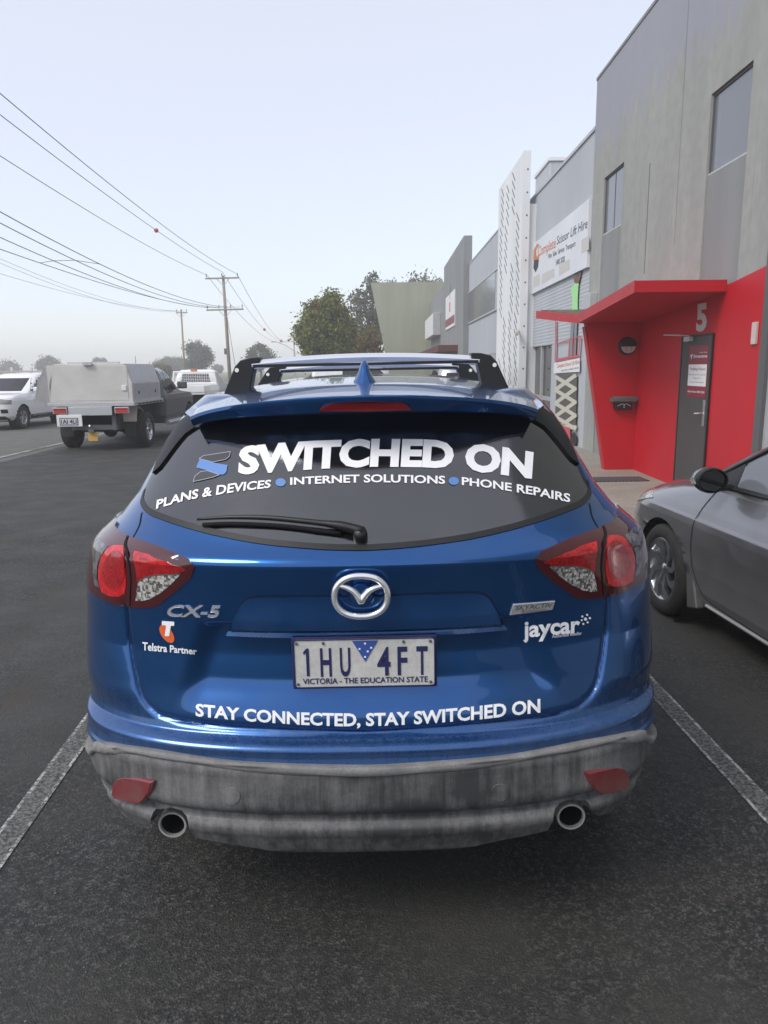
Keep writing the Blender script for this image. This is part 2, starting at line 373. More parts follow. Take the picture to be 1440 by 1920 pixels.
make_texts([('SWITCHED ON', 'SWITCHED ON', 0.05), ('PLANS & DEVICES', 'PLANS & DEVICES', 0.024), ('INTERNET SOLUTIONS', 'INTERNET SOLUTIONS', 0.024),
    ('PHONE REPAIRS', 'PHONE REPAIRS', 0.024), ('STAY', 'STAY CONNECTED, STAY SWITCHED ON', 0.032), ('CX-5', 'CX-5', 0.02), ('Telstra Partner', 'Telstra Partner', 0.024),
    ('jaycar', 'jaycar', 0.03), ('Authorised', 'Authorised Reseller', 0.0), ('SKYACTIV', 'SKYACTIV', 0.0), ('TECHNOLOGY', 'TECHNOLOGY', 0.0),
    ('VIC', 'VICTORIA - THE EDUCATION STATE', 0.018), ('H', 'H', 0.02), ('U', 'U', 0.02), ('4', '4', 0.02), ('F', 'F', 0.02), ('T', 'T', 0.02),
    ('5', '5', 0.045), ('Complete', 'Complete', 0.012), ('Scissor', 'Scissor Lift Hire', 0.006), ('Sales', 'Hire  Sales  Service  Transport', 0.012), ('phone', '5480 2020', 0.012),
    ('lift2', 'Complete Scissor Lift Hire', 0.01), ('phone2', '5480 2020 or 0400 548 202', 0.0), ('Signarama', 'Signarama', 0.02), ('the way', 'The Way', 0.01), ('Trading', 'Trading Hours', 0.012),
    ('h1', 'Monday to Thursday 9-5', 0.0), ('h2', 'Friday 9-4', 0.0), ('h3', 'Closed Weekends', 0.0), ('h4', 'After Hours 5480 2020', 0.012), ('rego', '1AI 4LI', 0.03)])
# ================================================================ the blue SUV
CARY = 4.2
# the car stands a little askew of the lens and leans with the ground: its own frame, and the lens seen from it
TC = Matrix.Rotation(R(-0.95), 4, 'Z') @ Matrix.Translation((-0.040, 0, 0)) @ Matrix.Rotation(R(-0.55), 4, 'Y'); TI = TC.inverted(); TI3 = TI.to_3x3()
world_ray, world_CP = ray, CP
CP = TI @ world_CP
def ray(px, py): return (TI3 @ world_ray(px, py)).normalized()
def stand(o, loc): M_ = TC @ Matrix.Translation(loc); o.location = M_.to_translation(); o.rotation_euler = M_.to_euler(); return o
car = thing('parked_car', 'blue SUV with white lettering on its rear window and tailgate, dusty grey bumper', 'car', (0, CARY, 0)); stand(car, (0, CARY, 0))
COFF = (0, CARY, 0)
#        z     Yrear  halfW  D     n
BT = np.array([
 (0.26, 2.10, 0.76, 0.30, 2.6), (0.325, 1.960, 0.80, 0.36, 2.6), (0.336, 1.912, 0.81, 0.38, 2.6), (0.350, 1.896, 0.815, 0.38, 2.6), (0.38, 1.884, 0.828, 0.40, 2.6), (0.405, 1.874, 0.842, 0.41, 2.6), (0.420, 1.864, 0.85, 0.41, 2.6),
 (0.430, 1.868, 0.855, 0.41, 2.6), (0.445, 1.881, 0.860, 0.42, 2.6), (0.475, 1.884, 0.868, 0.42, 2.6), (0.486, 1.864, 0.872, 0.43, 2.55), (0.505, 1.852, 0.878, 0.43, 2.55),
 (0.55, 1.853, 0.890, 0.44, 2.5), (0.588, 1.856, 0.897, 0.44, 2.5), (0.606, 1.855, 0.903, 0.44, 2.5),
 (0.618, 1.862, 0.904, 0.45, 2.5), (0.640, 1.867, 0.907, 0.46, 2.5), (0.655, 1.8645, 0.909, 0.465, 2.5), (0.662, 1.867, 0.910, 0.467, 2.5), (0.668, 1.874, 0.911, 0.47, 2.5), (0.675, 1.893, 0.912, 0.47, 2.5), (0.682, 1.912, 0.912, 0.47, 2.5),
 (0.70, 1.918, 0.914, 0.475, 2.5), (0.80, 1.936, 0.918, 0.48, 2.5), (0.90, 1.945, 0.918, 0.49, 2.45), (1.00, 1.938, 0.915, 0.50, 2.4), (1.08, 1.925, 0.90, 0.50, 2.35),
 (1.14, 1.912, 0.882, 0.50, 2.3), (1.168, 1.906, 0.868, 0.50, 2.3), (1.176, 1.908, 0.862, 0.50, 2.3), (1.190, 1.924, 0.85, 0.50, 2.3), (1.21, 1.948, 0.828, 0.50, 2.3),
 (1.24, 1.976, 0.800, 0.50, 2.3), (1.30, 2.030, 0.758, 0.50, 2.3), (1.40, 2.122, 0.710, 0.48, 2.3), (1.46, 2.182, 0.686, 0.47, 2.3), (1.515, 2.238, 0.656, 0.46, 2.3), (1.555, 2.285, 0.624, 0.44, 2.3), (1.60, 2.34, 0.57, 0.40, 2.3)])
def btab(z): return [np.interp(z, BT[:, 0], BT[:, k]) for k in (1, 2, 3, 4)]
def front_y(z): return np.interp(z, [0.26, 0.45, 0.70, 0.85, 0.95, 1.02, 1.08, 1.30, 1.60], [6.0, 6.25, 6.30, 6.22, 5.95, 5.45, 5.05, 4.65, 4.15])
TG = None                     # tailgate outline, half: list of (x, z) from top to the bottom centre
def tg_dist(x, z):
    ax = np.abs(x); d = np.full(np.shape(ax), 9.0)
    for (x0, z0), (x1, z1) in zip(TG[:-1], TG[1:]):
        dx, dz = x1-x0, z1-z0; t = np.clip(((ax-x0)*dx+(z-z0)*dz)/(dx*dx+dz*dz+1e-12), 0, 1)
        d = np.minimum(d, np.hypot(ax-(x0+t*dx), z-(z0+t*dz)))
    xe = np.interp(-z, [-p[1] for p in TG], [p[0] for p in TG]); zmin = TG[-1][1]
    return np.where((ax < xe) & (z > zmin), -d, d)
def disp(x, z):
    y = np.zeros(np.shape(x))
    if TG is not None:
        d = tg_dist(x, z)
        amp = 0.020*sm(0.70, 0.78, z)*(1-sm(0.82, 1.10, z))
        y = y-np.where(d > 0, amp*(1-np.exp(-np.maximum(d, 0)/0.035)), 0)
        y = y+0.012*np.exp(-(d/0.006)**2)*(1-sm(1.05, 1.10, z))*sm(0.60, 0.68, z)
    ax = np.abs(x)
    # recess round the number plate, deepest right under the handle bar
    side = 1-sm(0.0, 0.085, ax-(0.395+0.35*(0.99-z)))
    y = y+0.034*side*(0.8*sm(0.728, 0.83, z)+0.2*sm(0.80, 0.97, z))*(1-sm(0.985, 1.0, z))
    return y
SW = 0.55                      # side coordinate: metres of body per radian past the corner
def bsurf(th, z):
    th = np.asarray(th, float); z = np.asarray(z, float); Yr, W, D, n = btab(z)
    t = np.clip(np.abs(th), 0, math.pi/2); e = 2.0/n
    x = W*np.sin(t)**e; Y = Yr+D*(1-np.maximum(np.cos(t), 0)**e)
    over = np.maximum(np.abs(th)-math.pi/2, 0)*SW
    Y = Y+over; x = x+np.minimum(over, 1.0)*0.012
    x = x*np.sign(th)
    return np.stack([x, Y+disp(x, z)*(1-sm(0.9, 1.0, t/(math.pi/2))), z*np.ones_like(x)], -1)
def th_of(x, z):
    Yr, W, D, n = btab(z); return np.sign(x)*np.arcsin(np.clip(np.abs(x)/W, 0, 1)**(n/2.0))
def bnorm(th, z, e=2e-3):
    a = bsurf(th+e, z)-bsurf(th-e, z); b = bsurf(th, z+e)-bsurf(th, z-e)
    nn = np.cross(a, b); return nn/(np.linalg.norm(nn, axis=-1, keepdims=True)+1e-12)
def boff(th, z, off): return bsurf(th, z)+bnorm(th, z)*np.asarray(off)[..., None] if np.ndim(off) else bsurf(th, z)+bnorm(th, z)*off
def bz_rows():
    zs = np.unique(np.concatenate([np.linspace(0.26, 1.60, 215), BT[:, 0]])); return zs
def master():
    zs = bz_rows(); th = np.concatenate([np.linspace(-math.pi/2, math.pi/2, 331)])
    T, Z = np.meshgrid(th, zs); P = bsurf(T, Z)
    # smooth the hand table a little along the height so that edges are rolled, not knife sharp
    return zs, th, P
def bvh_of(P):
    n, m = P.shape[:2]; v = P.reshape(-1, 3).tolist()
    return BVHTree.FromPolygons(v, [(i*m+j, i*m+j+1, (i+1)*m+j+1, (i+1)*m+j) for i in range(n-1) for j in range(m-1)])
zs, th, P0 = master(); BV = bvh_of(P0)
def hit(px, py, bv=None):
    for k in range(60):
        f = 1-0.004*k; q = 690+(px-690)*f
        h = (bv or BV).ray_cast(CP, ray(q, 1150+(py-1150)*f))
        if h[0] is not None: return h
    return (None,)*4
def xz(px, py): h = hit(px, py)[0]; return (abs(h.x), h.z)
tgpx = [(237, 1132), (240, 1165), (244, 1200), (252, 1245), (261, 1288), (268, 1308), (279, 1325), (298, 1341), (335, 1353), (395, 1362), (500, 1369), (600, 1373), (691, 1375)]
TG = [xz(*p) for p in tgpx]; TG[-1] = (0.0, TG[-1][1])
for i in range(1, len(TG)): TG[i] = (min(TG[i][0], TG[i-1][0]-1e-4), min(TG[i][1], TG[i-1][1]-1e-4))
zs, th, P0 = master(); BV = bvh_of(P0)

def full_body():
    m = MB(); rows = []
    zz = bz_rows(); tr = np.linspace(-math.pi/2, math.pi/2, 331)
    for z in zz:
        rear = bsurf(tr, z); Yr, W, D, n = [float(q) for q in btab(z)]
        yf = float(front_y(z)); df = min(0.75, yf-Yr-D-0.3); e = 2/2.4
        ys = np.linspace(Yr+D, yf-df, 46)[1:-1]; s = 1+0.0*ys
        right = np.stack([W+np.minimum(ys-Yr-D, 1.0)*0.012, ys, z+0*ys], -1)
        tf = np.linspace(math.pi/2, -math.pi/2, 61); wf = W+0.012
        fr = np.stack([wf*np.sign(tf)*np.abs(np.sin(tf))**e, yf-df*(1-np.maximum(np.cos(tf), 0)**e), z+0*tf], -1)
        left = right[::-1].copy(); left[:, 0] *= -1
        rows.append(np.concatenate([rear, right, fr, left]))
    A = np.array(rows); k, mcol = A.shape[:2]
    # wheel openings
    v = A.reshape(-1, 3); WC = [(2.80, 0.36, 0.375), (5.50, 0.36, 0.375)]
    dead = np.zeros(len(v), bool)
    for (yc, zc, rr) in WC:
        r = np.hypot(v[:, 1]-yc, v[:, 2]-zc); side = np.abs(v[:, 0]) > 0.6
        dead |= (r < rr-0.02) & side
        ring = (r >= rr-0.02) & (r < rr+0.015) & side
        s = rr/np.maximum(r, 1e-6)
        v[ring, 1] = yc+(v[ring, 1]-yc)*s[ring]; v[ring, 2] = zc+(v[ring, 2]-zc)*s[ring]
    fs = []
    for i in range(k-1):
        for j in range(mcol):
            a, b = i*mcol+j, i*mcol+(j+1) % mcol; q = (a, b, b+mcol, a+mcol)
            if not (dead[a] or dead[b] or dead[b+mcol] or dead[a+mcol]): fs.append(q)
    c = len(v); v = np.vstack([v, [[0, 3.6, 1.60]]])
    fs += [((k-1)*mcol+j, (k-1)*mcol+(j+1) % mcol, c) for j in range(mcol)]
    m.v = [tuple(p) for p in v]; lowm = MB(); lowm.v = m.v
    zf = np.array([v[list(f)][:, 2].mean() for f in fs]); yf_ = np.array([v[list(f)][:, 1].mean() for f in fs])
    lowm.f = [f for f, z, y in zip(fs, zf, yf_) if 0.43 < z < 0.585 and y < 2.6]; m.f = [f for f, z, y in zip(fs, zf, yf_) if not (z < 0.585 and y < 2.6)]
    return m, lowm
bm_, lm_ = full_body(); bm_.build('body', 'blue_paint', car, smooth=True, off=COFF); lm_.v = [(x*0.93, y+0.13, z) for x, y, z in lm_.v]; lm_.build('bumper_core', 'underbody', car, smooth=True, off=COFF)
# dark floor and wheel housings
u = MB().box(-0.60, 0.60, 2.35, 6.0, 0.27, 0.40)
for s in (-1, 1):
    for yc in (2.80, 5.50): u.box(s*0.55-0.14, s*0.55+0.14, yc-0.42, yc+0.42, 0.36, 0.86)
u.build('floor_pan', 'underbody', car, off=COFF)
MB().box(-0.60, 0.60, 2.02, 2.10, 0.40, 0.50).build('rear_beam', 'underbody', car, off=COFF)

def cdt_patch(poly, fn, step, skirt=None, holes=()):
    """fill a 2D outline with a fine triangle net and lay it on a surface fn(u,v)->points"""
    pts = np.array(poly, float); lo, hi = pts.min(0), pts.max(0)
    def dense(pl):
        out = []
        for a, b in zip(pl, list(pl[1:])+[pl[0]]):
            a, b = np.array(a), np.array(b); n = max(1, int(np.hypot(*(b-a))/step))
            out += [a+(b-a)*k/n for k in range(n)]
        return out
    loops = [dense([tuple(p) for p in poly])]+[dense(list(h)) for h in holes]
    vs, es = [], []
    for lp in loops:
        b = len(vs); vs += lp; es += [(b+i, b+(i+1) % len(lp)) for i in range(len(lp))]
    gx = np.arange(lo[0]+step/2, hi[0], step); gy = np.arange(lo[1]+step/2, hi[1], step)
    edge = np.array(vs)
    for x in gx:
        for y in gy:
            if np.min(np.hypot(edge[:, 0]-x, edge[:, 1]-y)) > step*0.45: vs.append(np.array((x, y)))
    ov, oe, of, *_ = delaunay_2d_cdt([Vector(p) for p in vs], es, [], 2, 1e-7)
    uv = np.array([tuple(p) for p in ov]); P = fn(uv[:, 0], uv[:, 1]); m = MB(); faces = []
    for f in of:
        f = list(f); a, b, c = [uv[i] for i in f[:3]]
        if (b[0]-a[0])*(c[1]-a[1])-(b[1]-a[1])*(c[0]-a[0]) < 0: f = f[::-1]
        faces.append(tuple(f))
    m.v = [tuple(p) for p in P]; m.f = faces
    if skirt is not None:
        cnt = {}
        for f in faces:
            for i in range(len(f)):
                e = (f[i], f[(i+1) % len(f)]); k = tuple(sorted(e)); cnt.setdefault(k, []).append(e)
        be = [e[0] for e in cnt.values() if len(e) == 1]; ids = sorted({i for e in be for i in e}); Q = skirt(uv[ids, 0], uv[ids, 1])
        mp = {i: len(m.v)+k for k, i in enumerate(ids)}; m.v += [tuple(p) for p in Q]
        m.f += [(b, a, mp[a], mp[b]) for a, b in be]
    used = sorted({i for f in m.f for i in f}); re_ = {i: k for k, i in enumerate(used)}     # drop points no triangle uses
    m.v = [m.v[i] for i in used]; m.f = [tuple(re_[i] for i in f) for f in m.f]
    return m
KTH = 0.9                      # metres per radian, so that the net is even
def tz_px(px, py):
    h = hit(px, py)[0]; return (float(th_of(h.x, h.z))*KTH, h.z)
def body_patch(name, poly, off, mat, parent, step=0.012, mirror=False, holes=(), smooth=40, sink=-0.004):
    fn = lambda a, b: boff(a/KTH, b, off); sk = lambda a, b: boff(a/KTH, b, sink)
    m = cdt_patch(poly, fn, step, sk, holes)
    if mirror: m.v = [(-x, y, z) for x, y, z in m.v]; m.f = [f[::-1] for f in m.f]
    return m.build(name, mat, parent, off=COFF, auto=smooth)
def both(name, poly, off, mat, parents, **k):
    # a left-hand outline (negative side) and its mirror image
    return [body_patch(name, poly, off, mat, parents[0], **k), body_patch(name, poly, off, mat, parents[1], mirror=True, **k)]
def strip_on(pts, wdt, off, fn):
    """flat ribbon along (u,v) points lying on surface fn(u,v,off)"""
    p = np.array(pts, float); t = np.gradient(p, axis=0); t /= np.linalg.norm(t, axis=1, keepdims=True)+1e-12
    nrm = np.stack([-t[:, 1], t[:, 0]], -1); a = p+nrm*wdt/2; b = p-nrm*wdt/2
    return MB().grid(np.stack([fn(a[:, 0], a[:, 1], off), fn(b[:, 0], b[:, 1], off)], 1))
bfn = lambda a, b, off: boff(a/KTH, b, off)
def resample(pts, n):
    p = np.array(pts, float); d = np.concatenate([[0], np.cumsum(np.hypot(*np.diff(p, axis=0).T))]); q = np.linspace(0, d[-1], n)
    return np.stack([np.interp(q, d, p[:, 0]), np.interp(q, d, p[:, 1])], -1)
def smooth_pts(pts, n):       # Catmull-Rom through the points
    p = np.array(pts, float); p = np.vstack([2*p[0]-p[1], p, 2*p[-1]-p[-2]]); out = []
    for i in range(1, len(p)-2):
        for t in np.linspace(0, 1, 12, endpoint=False):
            a, b, c, d = p[i-1:i+3]
            out.append(0.5*((2*b)+(-a+c)*t+(2*a-5*b+4*c-d)*t*t+(-a+3*b-3*c+d)*t**3))
    out.append(p[-2]); return resample(out, n)

# ---- tailgate: its own skin, with the shut line as a dark groove round it
tg_full = resample(TG, 60)
tgl = [(float(th_of(-x, z))*KTH, z) for x, z in tg_full]
tgr = [(-a, b) for a, b in tgl[::-1][1:]]
GLZ = None
top_l = [tz_px(237, 1132), tz_px(250, 1010), tz_px(268, 962)]
# ---- rear window outline (left half, then mirrored)
glpx = [(690, 1028), (600, 1026), (500, 1017), (420, 1003), (350, 985), (305, 970), (282, 960), (271, 948), (269, 935), (276, 912), (296, 872), (318, 830), (345, 796), (372, 786), (450, 775), (560, 768), (691, 764)]
gl = [tz_px(*p) for p in glpx]; gl[0] = (0.0, gl[0][1]); gl[-1] = (0.0, gl[-1][1])
glh = smooth_pts(gl, 90); gpoly = [tuple(p) for p in glh]+[(-a, b) for a, b in glh[::-1][1:-1]]
glass = body_patch('rear_window', gpoly, 0.004, 'rear_glass', car, step=0.022, smooth=60)
# black border seal along the lower edge of the glass
low = [tuple(p) for p in glh if p[1] < gl[8][1]+0.03]
seal = smooth_pts(low[::-1]+[(-a, b) for a, b in low[1:]], 120)
strip_on(seal, 0.013, 0.0055, bfn).build('window_seal', 'black_plastic', car, off=COFF, smooth=True)
# tailgate skin
gx0 = [(a, b-0.004) for a, b in [tuple(p) for p in glh] if b < gl[7][1]][::-1]
tg_poly = [top_l[0]]+tgl[1:]+tgr[:-1]+[(-top_l[0][0], top_l[0][1]), (-top_l[1][0], top_l[1][1]), (-top_l[2][0], top_l[2][1])]+[(-a, b) for a, b in gx0]+gx0[::-1][1:]+[top_l[2], top_l[1]]
body_patch('tailgate', tg_poly, 0.003, 'blue_paint_clean', car, step=0.0095, smooth=60)
gap = smooth_pts([top_l[2], top_l[1], top_l[0]]+tgl[3::4], 160)
gapf = [tuple(p) for p in gap]+[(-a, b) for a, b in gap[::-1][1:]]
strip_on(gapf, 0.0055, 0.0042, bfn).build('shut_line', 'black_gap', car, off=COFF)
# ---- handle bar over the number plate
gar = [tz_px(*p) for p in [(432, 1183), (441, 1160), (455, 1130), (466, 1121), (485, 1118), (560, 1117), (690, 1116)]]
garb = [(0.0, gar[0][1]-0.004)]
gpol = [gar[0]]+gar[1:-1]+[(0.0, gar[-1][1])]+[(-a, b) for a, b in gar[:-1][::-1]]+garb
gz0, gz1 = gar[0][1], gar[-1][1]
def gfn(a, b): t = np.clip((b-gz0)/(gz1-gz0), 0, 1); return boff(a/KTH, b, 0.010+0.026*(1-t)**1.2)
mm = cdt_patch(gpol, gfn, 0.012, lambda a, b: boff(a/KTH, b, -0.01)); mm.build('handle_bar', 'blue_paint_dusty', car, off=COFF, auto=45)
strip_on(smooth_pts(gar+[(-a, b) for a, b in gar[:-1][::-1]], 90), 0.005, 0.0045, bfn).build('bar_shadow_gap', 'black_gap', car, off=COFF)

# ---- grey bumper cladding
clt = smooth_pts([tz_px(*p) for p in [(178, 1403), (184, 1395), (205, 1394), (229, 1398), (280, 1405), (336, 1414), (435, 1428), (546, 1434), (620, 1436)]]+[(0.0, tz_px(691, 1437)[1])], 70)
clt = [(float(clt[0][0])-0.35, float(clt[0][1])-0.03), (float(clt[0][0])-0.02, float(clt[0][1])-0.004)]+[tuple(p) for p in clt]
clb = [tz_px(*p) for p in [(206, 1480), (214, 1500), (232, 1521), (258, 1536), (276, 1541), (287, 1536), (291, 1524), (300, 1514), (325, 1510), (345, 1516), (356, 1540), (368, 1564), (450, 1578), (560, 1590)]]+[(0.0, tz_px(691, 1596)[1])]
clb = [(clt[0][0], clb[0][1]+0.0)]+clb
cpoly = clt+[(-a, b) for a, b in clt[::-1][1:]]+[(-a, b) for a, b in clb[:-1]]+clb[::-1]
body_patch('bumper_cladding', cpoly, 0.011, 'bumper_plastic', car, step=0.009, smooth=50, sink=-0.03)

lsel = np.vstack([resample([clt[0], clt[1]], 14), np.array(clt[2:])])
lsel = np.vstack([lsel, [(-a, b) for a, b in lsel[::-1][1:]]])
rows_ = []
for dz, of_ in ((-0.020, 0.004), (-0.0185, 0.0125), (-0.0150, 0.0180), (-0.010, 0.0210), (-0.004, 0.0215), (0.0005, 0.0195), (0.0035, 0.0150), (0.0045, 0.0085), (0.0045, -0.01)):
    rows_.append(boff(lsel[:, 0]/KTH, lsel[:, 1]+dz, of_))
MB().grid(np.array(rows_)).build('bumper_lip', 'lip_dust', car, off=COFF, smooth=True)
# ---- tail lights (outlines of the left one; the right is its mirror image)
tl_out = [(367, 1061), (355, 1050), (325, 1037), (296, 1025), (268, 1016), (244, 1007), (226, 997), (218, 988), (222, 980)]
tl_in = [(181, 1114), (199, 1125), (218, 1133), (253, 1138), (286, 1138), (300, 1133), (331, 1108), (360, 1081)]
o1 = [tz_px(*p) for p in tl_out]; o2 = [tz_px(*p) for p in tl_in]
side_t = math.pi/2*KTH
outer = [(-side_t-0.10, o1[-1][1]-0.005), (-side_t-0.20, o1[-1][1]-0.04), (-side_t-0.17, o1[-1][1]-0.09), (-side_t-0.08, o2[0][1]+0.015)]
lpoly = o1+outer+o2
lamps = both('tail_light', lpoly, 0.007, 'lamp_smoke', [car, car], step=0.014, smooth=60)
def lpx(pts): return [tz_px(*p) for p in pts]
def oval(cx, cy, rx, ry, n=36, rot=0.0):
    return [(cx+rx*math.cos(q)*math.cos(rot)-ry*math.sin(q)*math.sin(rot), cy+rx*math.cos(q)*math.sin(rot)+ry*math.sin(q)*math.cos(rot)) for q in np.linspace(0, 2*math.pi, n, endpoint=False)]
A = lambda x, y: (160+x*0.19444, 960+y*0.19444)
ring = [A(*p) for p in [(232, 360), (300, 335), (385, 340), (392, 420), (408, 560), (415, 700), (400, 780), (340, 812), (255, 805), (185, 770), (158, 690), (152, 560), (175, 440)]]
inner_o = [A(*q) for q in oval(305, 560, 108, 175, rot=0.12)]
both('lamp_ring', lpx(ring), 0.0088, 'lamp_red_bright', lamps, step=0.012, smooth=60)
both('lamp_bowl', lpx([(min(x, 238), y) for x, y in inner_o]), 0.0105, 'lamp_red', lamps, step=0.010, smooth=60)
both('turn_lens', lpx([A(*p) for p in [(120, 290), (150, 262), (235, 345), (180, 420), (140, 520), (138, 640), (158, 730), (120, 705), (100, 600), (100, 440)]]), 0.0088, 'lamp_grey', lamps, step=0.012)
both('inner_lamp', lpx([A(*p) for p in [(490, 392), (620, 425), (800, 480), (940, 525), (985, 552), (900, 585), (740, 590), (640, 610), (570, 640), (520, 665), (505, 540)]]), 0.0085, 'lamp_red', lamps, step=0.010)
both('lamp_bar', lpx([A(*p) for p in [(490, 392), (620, 425), (800, 480), (880, 508), (700, 500), (500, 470)]]), 0.0098, 'lamp_red_bright', lamps, step=0.010)
both('reverse_lamp', lpx([A(*p) for p in [(530, 670), (590, 630), (670, 606), (760, 597), (935, 590), (850, 680), (745, 770), (640, 830), (560, 850), (505, 845)]]), 0.0088, 'lamp_clear', lamps, step=0.009)
rim = [A(*p) for p in [(530, 665), (590, 628), (670, 604), (760, 595), (940, 588)]]
rs = strip_on(smooth_pts(lpx(rim), 30), 0.004, 0.0098, bfn)
rs.build('lamp_rim', 'lamp_trim', lamps[0], off=COFF)
r2 = MB(); r2.v = [(-x, y, z) for x, y, z in rs.v]; r2.f = rs.f; r2.build('lamp_rim', 'lamp_trim', lamps[1], off=COFF)
div = smooth_pts(lpx([A(*p) for p in [(425, 245), (400, 320), (425, 430), (448, 560), (452, 720), (445, 900)]]), 40)
ds = strip_on(div, 0.006, 0.0092, bfn); ds.build('lamp_division', 'black_gap', lamps[0], off=COFF)
r2 = MB(); r2.v = [(-x, y, z) for x, y, z in ds.v]; r2.f = ds.f; r2.build('lamp_division', 'black_gap', lamps[1], off=COFF)
# ---- reflectors, sensors
rfl = [(x_+9, y_-9) for x_, y_ in [(212, 1492), (215, 1472), (221, 1461), (236, 1457), (265, 1461), (291, 1467), (286, 1486), (276, 1500), (267, 1508), (250, 1507), (226, 1502), (215, 1498)]]
pts = [hit(*p)[0] for p in rfl]; cen = sum(pts, Vector())/len(pts); hn_ = (hit(252, 1470)[1]+hit(235, 1480)[1]).normalized(); hn_.z = 0.0; hn_.normalize()
fl = []
for p in rfl:
    d_ = ray(*p); fl.append(CP+d_*((cen-CP).dot(hn_)/d_.dot(hn_))+hn_*0.023)
for sd in (1, -1):
    a_ = [Vector((sd*p.x, p.y, p.z)) for p in fl]; n_ = Vector((sd*hn_.x, hn_.y, 0)); k_ = len(a_); c_ = sum(a_, Vector())/k_
    inner = [c_+(p-c_)*0.9+n_*0.005 for p in a_]; m = MB(); m.add(inner+a_+[p-n_*0.05 for p in a_], [tuple(range(k_))]+[(i, (i+1) % k_, j+(i+1) % k_, j+i) if 0 else (i+o_, (i+1) % k_+o_, (i+1) % k_+o_+k_, i+o_+k_) for o_ in (0, k_) for i in range(k_) for j in (0,)])
    m.build('reflector', 'reflector_red', car, off=COFF, auto=30)
for px in (437, 935):
    body_patch('parking_sensor', lpx(oval(px, 1488 if px < 600 else 1482, 16, 16, 24)), 0.0135, 'bumper_plastic', car, step=0.012)
# ---- exhaust tips
for sd in (1, -1):
    c = atY(323, 1547, 1.985); c.x *= sd
    MB().lathe([(0.0345, 0.012), (0.0355, 0.0), (0.041, 0.0), (0.043, 0.006), (0.042, 0.30)], c, (0, 1, 0), 36).build('exhaust_tip', 'pipe_steel', car, off=COFF, auto=40)
    MB().lathe([(0.0, 0.16), (0.034, 0.16), (0.0346, 0.010)], c, (0, 1, 0), 24).build('exhaust_bore', 'black_gap', car, off=COFF)

# ---- roof with its spoiler lip
ROOF_Y = np.array([2.10, 2.40, 2.80, 3.30, 3.80, 4.20]); ROOF_Z = np.array([1.606, 1.632, 1.650, 1.656, 1.645, 1.615])
def roof_w(Y): return np.interp(Y, [2.1, 2.25, 2.4, 2.6, 3.3, 4.2], [0.50, 0.525, 0.548, 0.568, 0.585, 0.56])
def lip_y(q): return 2.085+0.225*np.abs(q)**2.2
def roof_pt(q, t):             # q across -1..1, t along 0..1
    y0 = lip_y(q); Y = y0+(4.20-y0)*t
    z = np.interp(Y-0.5*(y0-2.085)*(1-t), ROOF_Y, ROOF_Z)-0.058*np.abs(q)**2.4-0.012*np.abs(q)**12
    return np.stack([q*roof_w(Y), Y, z], -1)
q = np.sin(np.linspace(-math.pi/2, math.pi/2, 73)); t = np.linspace(0, 1, 60)**1.3
Q, T = np.meshgrid(q, t); RP = roof_pt(Q, T)
lipth = 0.046-0.016*np.abs(q)**2
e0 = RP[0]; rows = []
rows.append(np.stack([e0[:, 0]*0.97, e0[:, 1]+0.20, e0[:, 2]-lipth-0.012], -1))
rows.append(np.stack([e0[:, 0]*0.985, e0[:, 1]+0.035, e0[:, 2]-lipth-0.006], -1))
rows.append(np.stack([e0[:, 0]*0.995, e0[:, 1]+0.016, e0[:, 2]-lipth], -1))
rows.append(np.stack([e0[:, 0], e0[:, 1]+0.004, e0[:, 2]-lipth*0.45], -1))
rows.append(np.stack([e0[:, 0], e0[:, 1]-0.001, e0[:, 2]-0.010], -1))
roof = MB().grid(np.concatenate([np.array(rows), RP]))
edge = []
for s in (0, -1):              # roof sides rolled down to the body
    E = RP[:, s]; dn = E.copy(); dn[:, 2] = 1.545; dn[:, 0] *= 1.035; md = (E+dn)/2; md[:, 0] *= 1.012; md[:, 2] += 0.012
    roof.grid(np.stack([E, md, dn], 0) if s == -1 else np.stack([dn, md, E], 0))
roof.build('roof', 'blue_paint_clean', car, off=COFF, auto=38)
RBV = BVHTree.FromPolygons(roof.v, roof.f)
def roof_hit(px, py): return RBV.ray_cast(CP, ray(px, py))
# high brake light set in the lip face
m = MB(); pts = [(598, 771), (604, 763), (622, 757), (660, 754), (691, 753), (722, 754), (752, 755), (764, 761), (772, 769), (691, 771.5)]
def lipq(px, py):
    p = atY(px, py, 2.09); return atY(px, py, 2.085+0.225*abs(p.x/0.50)**2.2-0.004)
a = [lipq(*p) for p in pts]; m.add(a+[p+Vector((0, 0.02, 0)) for p in a], [tuple(range(len(a)))[::-1]]+[(i, (i+1) % len(a), len(a)+(i+1) % len(a), len(a)+i) for i in range(len(a))])
m.build('brake_light', 'brake_red', car, off=COFF)
# black side blades between glass and body
blp = lpx([(368, 775), (374, 802), (352, 817), (325, 850), (303, 880), (291, 890), (301, 862), (318, 828), (340, 795)])
both('pillar_blade', blp, 0.012, 'black_trim', [car, car], step=0.012)

